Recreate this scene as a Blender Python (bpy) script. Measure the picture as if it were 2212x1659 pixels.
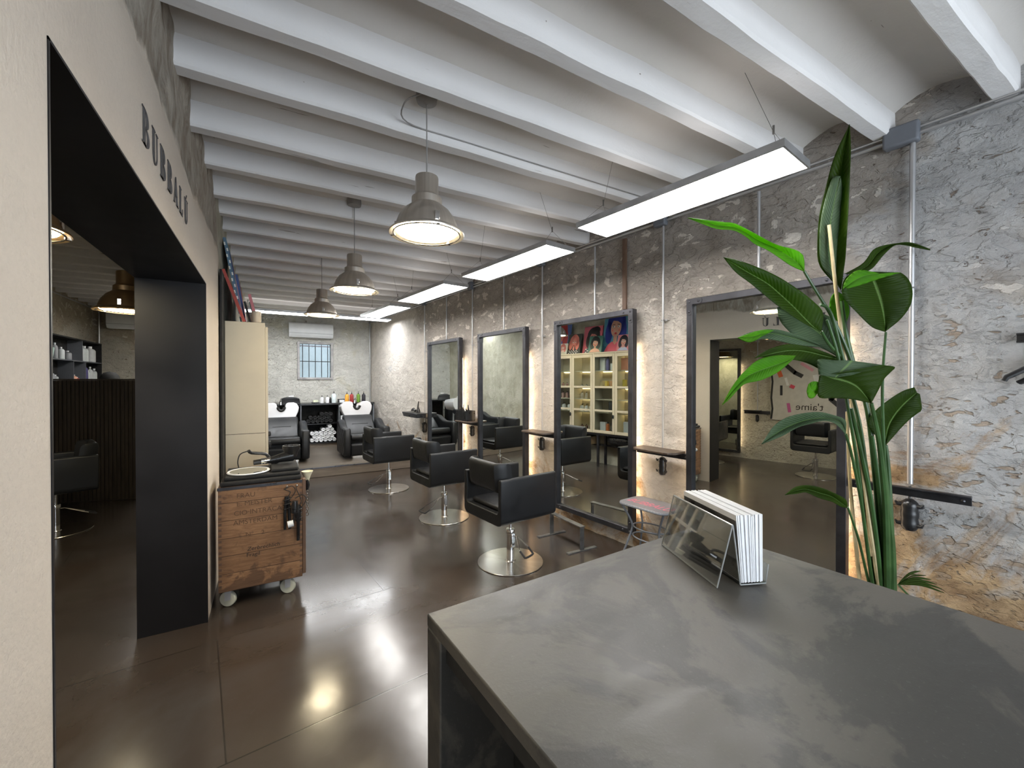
import bpy, bmesh, math, random
from mathutils import Vector, Matrix, noise as mnoise
PI = math.pi
random.seed(7)
sc = bpy.context.scene
C = sc.collection
for o in list(bpy.data.objects):
    bpy.data.objects.remove(o)

# ------------------------------------------------------------------ camera
cd = bpy.data.cameras.new('camera'); cam = bpy.data.objects.new('camera', cd); C.objects.link(cam)
sc.camera = cam
cd.sensor_fit = 'HORIZONTAL'; cd.sensor_width = 36.0
FPX = 905.0
cd.lens = 36.0 * FPX / 2212.0
cd.clip_start = 0.02
PSI = math.radians(30.2); PITCH = math.radians(0.475); CH = 1.5
cam.location = (0, 0, CH)
cam.rotation_euler = (PI / 2 - PITCH, 0, -PSI)

# ------------------------------------------------------------------ world, exposure
sc.view_settings.view_transform = 'Standard'
sc.view_settings.look = 'None'
sc.view_settings.exposure = 0.45
sc.view_settings.gamma = 1.0
sc.view_settings.use_curve_mapping = False
w = bpy.data.worlds.new('world'); sc.world = w; w.use_nodes = True
nt = w.node_tree
bg = nt.nodes['Background']
bg.inputs[0].default_value = (0.87, 0.89, 1.0, 1)
bg.inputs[1].default_value = 8.0
sc.cycles.max_bounces = 8
sc.cycles.diffuse_bounces = 4
sc.cycles.glossy_bounces = 5
sc.cycles.transmission_bounces = 6
sc.cycles.transparent_max_bounces = 8
sc.cycles.caustics_reflective = False
sc.cycles.caustics_refractive = False
sc.cycles.sample_clamp_indirect = 4.0
sc.cycles.use_denoising = True

LED_PANEL = 24.0      # emission strength of the ceiling panels
LAMP = 40.0           # pendant diffusers
STRIP = 21.0          # strips behind the mirrors

# shop front window lets the daylight in: a portal marks it for sampling
def portal(loc, rot, sx, sy):
    l = bpy.data.lights.new('window_portal', 'AREA'); l.shape = 'RECTANGLE'; l.size = sx; l.size_y = sy
    l.cycles.is_portal = True
    o = bpy.data.objects.new('window_portal', l); C.objects.link(o); o.location = loc; o.rotation_euler = rot
portal((1.62, -2.26, 1.35), (PI / 2, 0, 0), 2.9, 2.3)
portal((0.875, 10.0, 1.92), (-PI / 2, 0, 0), 0.6, 0.75)

# ------------------------------------------------------------------ frames
WA = math.atan2(0.9934, -0.1143)          # right wall: local X runs along it, local Y points into the room
WO = Vector((3.147, 0, 0)); WT = Vector((-0.1143, 0.9934, 0)); WN = Vector((-0.9934, -0.1143, 0))
def W(s, n, z): return WO + WT * s + WN * n + Vector((0, 0, z))
F0 = Vector((math.sin(PSI), math.cos(PSI), 0)); RR = Vector((math.cos(PSI), -math.sin(PSI), 0)); U0 = Vector((0, 0, 1))
FF = F0 * math.cos(PITCH) - U0 * math.sin(PITCH); UU = F0 * math.sin(PITCH) + U0 * math.cos(PITCH)
def at(x, y, d):                          # a point of the place, from where it is seen and how far it stands
    return Vector((0, 0, CH)) + (FF + RR * ((x - 1106.0) / FPX) - UU * ((y - 829.5) / FPX)) * d

# ------------------------------------------------------------------ materials
class NT:
    def __init__(s, name):
        s.m = bpy.data.materials.new(name); s.m.use_nodes = True
        s.t = s.m.node_tree; s.t.nodes.clear()
        s.out = s.n('ShaderNodeOutputMaterial'); s.b = s.n('ShaderNodeBsdfPrincipled')
        s.l(s.b.outputs[0], s.out.inputs[0])
        s.tc = s.n('ShaderNodeTexCoord'); s.co = s.tc.outputs['Object']
    def n(s, t, **k):
        x = s.t.nodes.new(t)
        for a, v in k.items(): setattr(x, a, v)
        return x
    def l(s, a, b): s.t.links.new(a, b)
    def inp(s, x, i, v):
        if hasattr(v, 'is_linked') or isinstance(v, bpy.types.NodeSocket): s.l(v, x.inputs[i])
        else:
            if isinstance(v, tuple) and len(v) == 3 and x.inputs[i].type == 'RGBA': v = v + (1,)
            x.inputs[i].default_value = v
    def map(s, sc_=(1, 1, 1), rot=(0, 0, 0), loc=(0, 0, 0), src=None):
        x = s.n('ShaderNodeMapping'); s.l(src or s.co, x.inputs[0])
        x.inputs['Scale'].default_value = sc_; x.inputs['Rotation'].default_value = rot; x.inputs['Location'].default_value = loc
        return x.outputs[0]
    def noise(s, scale, detail=4, rough=.55, dist=0.0, src=None):
        x = s.n('ShaderNodeTexNoise'); s.l(src or s.co, x.inputs['Vector'])
        x.inputs['Scale'].default_value = scale; x.inputs['Detail'].default_value = detail
        x.inputs['Roughness'].default_value = rough; x.inputs['Distortion'].default_value = dist
        return x.outputs[0]
    def vor(s, scale, src=None, feature='F1'):
        x = s.n('ShaderNodeTexVoronoi', feature=feature); s.l(src or s.co, x.inputs['Vector']); x.inputs['Scale'].default_value = scale
        return x.outputs['Distance']
    def ramp(s, v, a, b, c0=0.0, c1=1.0):
        x = s.n('ShaderNodeMapRange'); s.inp(x, 0, v)
        for i, q in enumerate((a, b, c0, c1)): s.inp(x, i + 1, q)
        x.clamp = True
        return x.outputs[0]
    def mix(s, f, a, b, mode='MIX'):
        x = s.n('ShaderNodeMixRGB', blend_type=mode); s.inp(x, 0, f); s.inp(x, 1, a); s.inp(x, 2, b)
        return x.outputs[0]
    def math(s, op, a, b=0.0):
        x = s.n('ShaderNodeMath', operation=op); s.inp(x, 0, a); s.inp(x, 1, b)
        return x.outputs[0]
    def sep(s, src=None):
        x = s.n('ShaderNodeSeparateXYZ'); s.l(src or s.co, x.inputs[0]); return x.outputs
    def bump(s, h, strength=.5, dist=.01, prev=None):
        x = s.n('ShaderNodeBump'); s.inp(x, 'Height', h); x.inputs['Strength'].default_value = strength; x.inputs['Distance'].default_value = dist
        if prev is not None: s.l(prev, x.inputs['Normal'])
        return x.outputs[0]
    def set(s, col=None, rough=None, metal=None, nrm=None, **k):
        if col is not None: s.inp(s.b, 'Base Color', col)
        if rough is not None: s.inp(s.b, 'Roughness', rough)
        if metal is not None: s.inp(s.b, 'Metallic', metal)
        if nrm is not None: s.l(nrm, s.b.inputs['Normal'])
        for a, v in k.items(): s.inp(s.b, a, v)
        return s.m
def pm(name, col, rough=.5, metal=0.0, var=.12, ns=9.0, bump=0.0, bs=60.0, bd=.002, **k):
    """procedural paint / metal / leather: a colour with small mottling and grain"""
    t = NT(name); f = t.noise(ns, 5)
    dark = tuple(max(0, c * (1 - var)) for c in col); lite = tuple(min(1, c * (1 + var)) for c in col)
    c = t.mix(t.ramp(f, .35, .65), dark, lite)
    n = t.bump(t.noise(bs, 3), bump, bd) if bump else None
    r = t.ramp(t.noise(ns * 2, 3), .3, .7, max(0, rough * .85), min(1, rough * 1.15))
    return t.set(c, r, metal, n, **k)
def emit(name, col, st):
    t = NT(name); f = t.noise(3, 2)
    c = t.mix(t.ramp(f, .3, .7), tuple(x * .98 for x in col), col)
    t.set((0.8, 0.8, 0.8), .5, 0.0); t.inp(t.b, 'Emission Color', c); t.b.inputs['Emission Strength'].default_value = st
    return t.m

M = {}
M['leather'] = pm('black_leather', (.010, .011, .013), .44, 0, .15, 6, .25, 260, .0008, **{'Specular IOR Level': .36})
M['leather2'] = pm('black_leather_inner', (.008, .008, .009), .5, 0, .15, 6, .25, 260, .0008, **{'Specular IOR Level': .3})
M['chrome'] = pm('polished_steel', (.78, .78, .78), .12, 1, .05, 5)
def brushed():
    t = NT('brushed_steel'); n = t.noise(14, 6, .6, src=t.map((1, 1, 1)))
    x, y, z = t.sep(); a = t.math('ARCTAN2', y, x); g = t.noise(1.0, 2, src=None)
    cm = t.n('ShaderNodeCombineXYZ'); t.l(a, cm.inputs[0]); f = t.noise(3.0, 3, src=cm.outputs[0])
    c = t.mix(t.ramp(f, .3, .7), (.60, .57, .53), (.78, .76, .73))
    return t.set(c, .20, 1.0)
M['base'] = brushed()
M['rubber'] = pm('black_rubber', (.015, .015, .016), .55)
M['steel_frame'] = pm('dark_steel_frame', (.055, .055, .062), .42, .75, .25, 7, .15, 90, .001)
M['black'] = pm('black_plastic', (.012, .012, .013), .3)
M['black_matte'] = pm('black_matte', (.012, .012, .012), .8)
M['hub'] = pm('grey_hub', (.20, .21, .22), .4, .3)
M['raw_steel'] = pm('raw_grey_steel', (.20, .20, .20), .38, .8, .3, 14)
M['rivet'] = pm('rivet_steel', (.10, .10, .11), .3, .9)
M['mirror'] = pm('mirror_silver', (.80, .83, .80), 0.004, 1, .01, 1)
M['white'] = pm('white_plastic', (.78, .80, .82), .35, 0, .03)
M['whitepaper'] = pm('white_paper', (.85, .86, .88), .6, 0, .03, 40)
M['ceramic'] = pm('white_ceramic', (.80, .80, .82), .12, 0, .02)
M['cream'] = pm('cream_lacquer', (.56, .50, .385), .55, 0, .05, 3, .1, 30)
M['grey_metal'] = pm('galvanised_conduit', (.46, .46, .47), .38, .7, .05, 2)
M['box_grey'] = pm('grey_junction_box', (.13, .14, .16), .55, 0, .08)
M['alu'] = pm('aluminium_profile', (.55, .55, .56), .35, .8)
M['cable'] = pm('grey_cable', (.25, .24, .23), .5)
M['wire'] = pm('thin_steel_wire', (.16, .15, .14), .4, .6)
M['led'] = emit('led_panel_diffuser', (1.0, .975, .94), LED_PANEL)
M['ceil_fill'] = emit('added_ceiling_fill', (1.0, .965, .93), 1.1)  # added upward glow that brightens the ceiling, no real lamp part
M['ledback'] = emit('led_panel_diffuser_back', (.96, .98, 1.0), LED_PANEL * 1.15)
M['lamp'] = emit('pendant_diffuser', (1.0, .86, .58), LAMP)
M['strip'] = emit('warm_led_strip', (1.0, .76, .50), STRIP)
M['cabled'] = emit('cabinet_led_strip', (1.0, .80, .45), 14.0)
def pend():
    t = NT('brushed_nickel'); x, y, z = t.sep()
    a = t.math('ARCTAN2', y, x); cm = t.n('ShaderNodeCombineXYZ'); t.l(a, cm.inputs[0])
    f = t.noise(6, 3, src=cm.outputs[0])
    c = t.mix(t.ramp(f, .3, .7), (.54, .50, .44), (.68, .63, .57))
    return t.set(c, .36, .85)
M['nickel'] = pend()
M['brass'] = pm('dull_brass', (.34, .24, .13), .35, .9)

def wall_mat(name, light, taupe, zlo, zhi, orange=True, pit=1.0, upper=1.0):
    t = NT(name); x, y, z = t.sep()
    big = t.noise(1.1, 8, .64, .2); med = t.noise(4.0, 10, .66, .25, src=t.map((1, 1, 1.4)))
    fine = t.noise(38, 8, .75); chip = t.noise(6.5, 9, .58, .35, src=t.map((1, 1, 1.6), loc=(4, 2, 7)))
    zb = t.math('ADD', t.ramp(z, zlo, zhi, -.16, .20), t.ramp(x, 6.9, 7.9, 0.0, -.28 if orange else 0.0))
    patch = t.ramp(t.math('ADD', t.math('ADD', t.math('MULTIPLY', big, .75), t.math('MULTIPLY', med, .25)), t.math('MULTIPLY', zb, upper)), .49, .56)
    lite = t.mix(t.ramp(med, .35, .68), tuple(c * .72 for c in light), light)
    lite = t.mix(t.ramp(fine, .38, .7), t.mix(.5, lite, tuple(c * .66 for c in light)), lite)
    tp = t.mix(t.ramp(med, .36, .62), tuple(c * .82 for c in taupe), taupe)
    flake = t.ramp(chip, .575, .60)
    tp = t.mix(flake, tp, tuple(c * .92 for c in light))
    c = t.mix(patch, lite, tp)
    if orange:
        gm = t.ramp(t.math('ADD', t.noise(1.3, 8, .6, .2, src=t.map(loc=(2, 6, 8))), t.ramp(x, .6, 1.5, .12, -.14)), .50, .56)
        c = t.mix(t.math('MULTIPLY', gm, .8), c, t.mix(t.ramp(med, .36, .66), (.37, .37, .375), (.52, .525, .53)))
        oz = t.math('ADD', t.ramp(z, .35, 1.15, .26, -.02), t.ramp(z, 1.1, 1.8, 0.0, -.22)); ox = t.ramp(x, 0.0, 1.6, .14, -.03)
        om = t.ramp(t.math('ADD', t.noise(1.6, 8, .65, 1.0, src=t.map(loc=(9, 1, 3))), t.math('MULTIPLY', t.math('ADD', oz, ox), .72)), .60, .68)
        oc = t.mix(t.ramp(med, .4, .62), (.24, .145, .075), (.52, .36, .20))
        c = t.mix(om, c, oc)
    pits = t.ramp(t.noise(17, 4, .6, 1.5, src=t.map((.8, .8, 1.5), loc=(1, 5, 2))), t.ramp(x, .5, 1.1, .64, .675), t.ramp(x, .5, 1.1, .67, .72))
    c = t.mix(t.math('MULTIPLY', pits, .85), c, (.19, .14, .10))
    if orange:
        dn = t.ramp(t.noise(10, 3, .5, .3, src=t.map((1, 1, 2.2), loc=(8, 3, 1))), .60, .635); dn = t.math('MULTIPLY', dn, t.math('MULTIPLY', t.ramp(x, .75, 1.0, 1.0, 0.0), t.ramp(z, 1.75, 2.0, 1.0, 0.0)))
        c = t.mix(t.math('MULTIPLY', dn, .8), c, (.36, .27, .19)); pits = t.math('MAXIMUM', pits, dn)
    cr = t.ramp(t.vor(2.2, src=t.map((.6, .6, 1), loc=(3, 0, 0)), feature='DISTANCE_TO_EDGE'), 0.0, .010, .15, 0.0)
    c = t.mix(cr, c, (.25, .20, .16))
    h = t.math('ADD', t.math('MULTIPLY', med, 1.1), t.math('MULTIPLY', fine, .30))
    h = t.math('ADD', h, t.math('MULTIPLY', pits, -.5)); h = t.math('ADD', h, t.math('MULTIPLY', flake, .18))
    h = t.math('ADD', h, t.math('MULTIPLY', t.ramp(chip, .45, .5), .22))
    return t.set(c, .88, 0.0, t.bump(h, .95, .034))
M['stone'] = wall_mat('rough_stone_plaster', (.72, .665, .60), (.40, .36, .32), 1.5, 2.5)
M['stone_back'] = wall_mat('pale_rough_plaster', (.76, .75, .70), (.58, .56, .48), 1.8, 3.4, orange=False, upper=.4)
M['stone_far'] = wall_mat('rough_limestone', (.62, .58, .48), (.42, .36, .27), 1.6, 2.8, orange=False)

def left_wall_mat():
    t = NT('smooth_cream_plaster_over_stone'); x, y, z = t.sep()
    big = t.noise(1.1, 5); med = t.noise(6, 9, .7, 1.0, src=t.map((1, 1.4, .6))); fine = t.noise(70, 5, .6)
    plaster = t.mix(t.ramp(big, .35, .65), (.61, .53, .445), (.69, .61, .52))
    plaster = t.mix(t.ramp(fine, .3, .7), plaster, t.mix(.12, plaster, (.40, .36, .30)))
    stone = t.mix(t.ramp(med, .38, .64), (.27, .22, .17), (.52, .48, .41))
    edge = t.math('ADD', z, t.math('MULTIPLY', t.math('SUBTRACT', t.noise(1.6, 6, .6), .5), .32))
    m1 = t.ramp(edge, 2.50, 2.535)
    yy = t.math('ADD', y, t.math('MULTIPLY', t.math('SUBTRACT', t.noise(3.0, 5), .5), .12))
    m2 = t.ramp(yy, 3.98, 4.01)
    m = t.math('MAXIMUM', m1, m2)
    stone2 = t.mix(t.ramp(t.noise(3, 8, .65), .4, .6), (.42, .40, .31), (.57, .55, .46))
    stone = t.mix(m2, stone, stone2)
    c = t.mix(m, plaster, stone)
    h = t.math('ADD', t.math('MULTIPLY', fine, .10), t.math('MULTIPLY', t.math('MULTIPLY', med, m), 1.3))
    h = t.math('ADD', h, t.math('MULTIPLY', big, .2))
    return t.set(c, .9, 0.0, t.bump(h, .9, .03))
M['wall_left'] = left_wall_mat()
M['paint'] = pm('white_wall_paint', (.62, .61, .58), .85, 0, .06, 2, .2, 30)

def ceil_mat(name, a, b):
    t = NT(name); f = t.noise(1.2, 5); c = t.mix(t.ramp(f, .35, .65), a, b)
    sp = t.math('MAXIMUM', t.ramp(t.noise(8, 3, .5, src=t.map((.35, 5, 5), loc=(2, 1, 0))), .74, .755), t.ramp(t.noise(26, 2, .5, src=t.map((.8, 1, 1), loc=(7, 1, 4))), .79, .80))
    c = t.mix(t.math('MULTIPLY', sp, .7), c, (.16, .12, .09))
    h = t.math('ADD', t.noise(14, 6, .6, src=t.map((.5, 1, 1))), t.math('MULTIPLY', t.noise(60, 3), .2))
    return t.set(c, .8, 0.0, t.bump(h, .5, .008))
M['beam'] = ceil_mat('whitewashed_beam', (.65, .635, .63), (.71, .695, .69))
M['vault'] = ceil_mat('whitewashed_vault', (.60, .57, .535), (.66, .63, .595))

def floor_mat():
    t = NT('polished_dark_resin_floor')
    src = t.map((1, 1, 1), rot=(0, 0, -(WA - PI / 2)), loc=(0, 0, 0))
    # local y runs along the right wall, local x across: boards of 1.95 x 0.97 m in running bond
    x, y, z = t.sep(src)
    ROW = .97
    yy = t.math('ADD', y, FY); r = t.math('DIVIDE', yy, ROW); fr = t.math('FRACT', r); ri = t.math('FLOOR', r)
    dy = t.math('MULTIPLY', t.math('MINIMUM', fr, t.math('SUBTRACT', 1.0, fr)), ROW)
    par = t.math('MODULO', t.math('ABSOLUTE', ri), 2.0)
    xx = t.math('DIVIDE', t.math('ADD', t.math('ADD', x, FX), t.math('MULTIPLY', par, .975)), 1.95); fx = t.math('FRACT', xx)
    dx = t.math('MULTIPLY', t.math('MINIMUM', fx, t.math('SUBTRACT', 1.0, fx)), 1.95)
    d = t.math('MINIMUM', dx, dy)
    line = t.ramp(d, .0018, .0045, 1.0, 0.0)
    big = t.noise(.9, 6, .6, .8); med = t.noise(3.2, 8, .65, .6)
    cell = t.n('ShaderNodeTexWhiteNoise', noise_dimensions='2D'); cm = t.n('ShaderNodeCombineXYZ')
    t.l(ri, cm.inputs[0]); t.l(t.math('FLOOR', xx), cm.inputs[1]); t.l(cm.outputs[0], cell.inputs['Vector'])
    base = t.mix(t.ramp(big, .36, .64), (.034, .024, .017), (.060, .057, .054))
    base = t.mix(t.ramp(med, .3, .72), base, t.mix(.55, base, (.032, .026, .022)))
    base = t.mix(t.math('MULTIPLY', cell.outputs[0], .35), base, (.060, .040, .027))
    scr = t.ramp(t.noise(7, 8, .8, 2.0, src=t.map((1, 1, 1), loc=(3, 8, 0))), .66, .74)
    base = t.mix(t.math('MULTIPLY', scr, .16), base, (.13, .11, .09))
    c = t.mix(t.math('MULTIPLY', line, .8), base, (.012, .010, .009))
    rg = t.math('ADD', t.ramp(t.noise(2.4, 7, .65, .5, src=t.map(loc=(5, 5, 0))), .3, .7, .14, .24), t.math('MULTIPLY', scr, .05))
    h = t.math('ADD', t.math('MULTIPLY', t.noise(5, 4), .35), t.math('MULTIPLY', line, -.06))
    h = t.math('ADD', h, t.math('MULTIPLY', t.noise(55, 3), .03))
    return t.set(c, rg, 0.0, t.bump(h, .13, .012), **{'Specular IOR Level': .5})
# floor joints: rows at s = 2.31, 3.30, 4.25 measured along the wall from its foot
a_ = WA - PI / 2
def toloc(p): return (math.cos(-a_) * p[0] - math.sin(-a_) * p[1], math.sin(-a_) * p[0] + math.cos(-a_) * p[1])
_p = toloc((.69, 3.041)); _q = toloc((.605, 3.949)); _r = toloc((-.2, 2.45))
FY = 10 * .97 - _p[1]
_row = 10   # the row starting at _p
FX = 1.95 * 5 - _q[0] - .975 * (_row % 2)
M['floor'] = floor_mat()

def wood(name, a, b, sc_=(1, 12, 12), rough=.55, rot=(0, 0, 0), plank=None, axis=2, gap=.003, stain=False):
    t = NT(name); src = t.map(sc_, rot=rot)
    f = t.noise(2.2, 8, .65, .9, src=src); g = t.noise(.9, 4)
    c = t.mix(t.ramp(f, .33, .68), a, b); c = t.mix(t.ramp(g, .4, .7, 0, .5), c, tuple(q * .6 for q in a))
    h = f
    if plank:
        v = t.sep()[axis]; r = t.math('DIVIDE', v, plank); fr = t.math('FRACT', r)
        d = t.math('MULTIPLY', t.math('MINIMUM', fr, t.math('SUBTRACT', 1.0, fr)), plank)
        ln = t.ramp(d, gap * .5, gap, 1.0, 0.0)
        wn = t.n('ShaderNodeTexWhiteNoise', noise_dimensions='1D'); t.l(t.math('FLOOR', r), wn.inputs['W'])
        c = t.mix(t.math('MULTIPLY', wn.outputs[0], .35), c, tuple(q * .62 for q in a))
        c = t.mix(t.math('MULTIPLY', ln, .8), c, tuple(q * .25 for q in a)); h = t.math('SUBTRACT', f, t.math('MULTIPLY', ln, 1.5))
    if stain:
        zz = t.sep()[2]; e = t.math('ADD', t.math('MULTIPLY', t.noise(9, 7, .65, .4), 1.0), t.ramp(zz, .13, .30, .22, 0.0)); e = t.math('ADD', e, t.ramp(zz, .70, .80, 0.0, .10))
        c = t.mix(t.math('MULTIPLY', t.ramp(e, .60, .68), .7), c, (.075, .040, .024)); c = t.mix(t.ramp(t.noise(24, 5, .7, .5, src=t.map((1, 1, 3))), .62, .70, 0, .5), c, (.09, .045, .025))
    return t.set(c, rough, 0.0, t.bump(h, .4, .004))
M['platform'] = wood('grey_brown_laminate', (.10, .080, .062), (.165, .138, .112), (1.2, 14, 14), .42, plank=.19, axis=1)
M['riser'] = wood('grey_brown_laminate_front', (.15, .118, .09), (.23, .19, .15), (1.2, 14, 14), .5)
M['crate'] = wood('old_crate_pine', (.19, .095, .045), (.37, .205, .105), (3.5, 10, 26), .6, plank=.116, axis=2, gap=.0028, stain=True)
M['crate_dark'] = wood('crate_batten', (.10, .055, .034), (.17, .10, .065), (10, 10, 3), .6)
M['ink'] = pm('faded_black_ink', (.10, .055, .03), .8)
M['ink2'] = pm('black_ink', (.03, .022, .018), .8)
M['darkwood'] = wood('dark_slatted_wood', (.022, .016, .012), (.05, .038, .028), (12, 12, 1.5), .6)
M['shelfwood'] = wood('dark_walnut_shelf', (.05, .032, .022), (.10, .068, .045), (12, 2, 2), .4)
M['lining'] = pm('blackened_steel_sheet', (.013, .012, .013), .42, .4, .35, 1.2, .15, 3, .01)
M['letter'] = pm('dark_grey_lettering', (.075, .07, .072), .5, .2)
def counter_mat():
    t = NT('microcement_counter'); big = t.noise(2.0, 8, .62, 1.2); med = t.noise(9, 8, .65, .8, src=t.map((1, 1.8, 1))); sp = t.noise(160, 2)
    edge = t.ramp(big, .49, .53)
    c = t.mix(edge, (.055, .054, .052), (.110, .103, .090))
    c = t.mix(t.ramp(med, .35, .68), t.mix(.35, c, (.055, .055, .054)), c)
    c = t.mix(t.ramp(sp, .62, .75, 0, .3), c, (.15, .15, .145))
    return t.set(c, t.ramp(med, .3, .7, .36, .50), 0.0, t.bump(t.math('ADD', med, t.math('MULTIPLY', sp, .25)), .2, .003), **{'Specular IOR Level': .38})
M['counter'] = counter_mat()
def clear(name, col=(.97, .98, .98), mixf=.12, rough=.02):
    t = NT(name); f = t.noise(30, 2); t.set(tuple(col), rough, 0.0)
    g = t.n('ShaderNodeBsdfTransparent'); g.inputs[0].default_value = col + (1,)
    lw = t.n('ShaderNodeLayerWeight'); lw.inputs[0].default_value = .2
    gl = t.n('ShaderNodeBsdfGlossy'); gl.inputs['Roughness'].default_value = rough
    mx = t.n('ShaderNodeMixShader'); t.l(t.math('ADD', t.math('MULTIPLY', lw.outputs['Fresnel'], .6), t.math('MULTIPLY', f, mixf * .3)), mx.inputs[0])
    t.l(g.outputs[0], mx.inputs[1]); t.l(gl.outputs[0], mx.inputs[2]); t.l(mx.outputs[0], t.out.inputs[0])
    return t.m
M['glass'] = clear('window_glass', (.93, .97, .96))
M['glass_dim'] = clear('obscured_window_glass', (.50, .57, .60), .1, .3)
M['acrylic'] = clear('clear_acrylic', (.93, .94, .94), .2)
M['acrylic_edge'] = pm('acrylic_cut_edge', (.62, .64, .64), .15, 0, .05, 30, **{'Transmission Weight': .4})
def leaf_mat(name, a, b, c2, tr=.25, rough=.48):
    t = NT(name); x = t.n('ShaderNodeUVMap'); uv = t.n('ShaderNodeTexCoord').outputs['UV']
    u, v, _ = t.sep(uv)
    q = t.math('ABSOLUTE', t.math('SUBTRACT', u, .5))
    w_ = t.n('ShaderNodeTexWave', wave_type='BANDS', bands_direction='X'); cm = t.n('ShaderNodeCombineXYZ')
    t.l(t.math('ADD', v, t.math('MULTIPLY', q, -.22)), cm.inputs[0]); t.l(cm.outputs[0], w_.inputs[0]); w_.inputs['Scale'].default_value = 9.0
    w_.inputs['Distortion'].default_value = .6
    base = t.mix(t.ramp(t.noise(5, 4), .35, .65), a, b); base = t.mix(t.math('MULTIPLY', w_.outputs['Fac'], .35), base, c2)
    mid = t.ramp(q, .012, .03, 1.0, 0.0); base = t.mix(t.math('MULTIPLY', mid, .7), base, (.16, .26, .08))
    t.set(base, rough, 0.0, t.bump(w_.outputs['Fac'], .35, .004), **{'Specular IOR Level': .12})
    tl = t.n('ShaderNodeBsdfTranslucent'); t.l(t.mix(.5, base, (.25, .55, .04)), tl.inputs[0])
    mx = t.n('ShaderNodeMixShader'); mx.inputs[0].default_value = tr
    t.l(t.b.outputs[0], mx.inputs[1]); t.l(tl.outputs[0], mx.inputs[2]); t.l(mx.outputs[0], t.out.inputs[0])
    return t.m
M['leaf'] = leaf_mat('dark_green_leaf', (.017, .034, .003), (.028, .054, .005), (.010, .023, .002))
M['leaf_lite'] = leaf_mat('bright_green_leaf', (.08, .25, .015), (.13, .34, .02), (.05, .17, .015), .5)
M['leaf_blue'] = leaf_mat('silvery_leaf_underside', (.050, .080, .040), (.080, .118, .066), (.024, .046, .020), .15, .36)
M['stem'] = pm('green_stem', (.030, .075, .018), .4, 0, .3, 6)
M['cane'] = pm('bamboo_cane', (.50, .40, .22), .5, 0, .15, 20)
M['soil'] = pm('dark_soil', (.03, .02, .015), .95)
M['pot'] = pm('grey_pot', (.20, .20, .20), .6)
def quilt():
    t = NT('quilted_black_leather'); x, y, z = t.sep()
    a = t.math('ADD', t.math('MULTIPLY', y, 1.0), z); b = t.math('SUBTRACT', y, z)
    def band(v):
        r = t.math('FRACT', t.math('DIVIDE', v, .17)); return t.math('MINIMUM', r, t.math('SUBTRACT', 1.0, r))
    h = t.math('POWER', t.math('MINIMUM', band(a), band(b)), .5)
    return t.set(t.mix(h, (.006, .006, .007), (.012, .012, .014)), .45, 0.0, t.bump(h, .8, .02), **{'Specular IOR Level': .35})
M['quilt'] = quilt()
M['terry'] = pm('white_terry_towel', (.80, .81, .84), .95, 0, .04, 20, .8, 240, .004)
M['terry_black'] = pm('black_terry_towel', (.012, .012, .013), .95, 0, .2, 20, .8, 240, .004)
def col(name, c, r=.4, **k):
    key = 'c_' + name
    if key not in M: M[key] = pm(name, c, r, 0, .06, 12, **k)
    return M[key]

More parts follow.
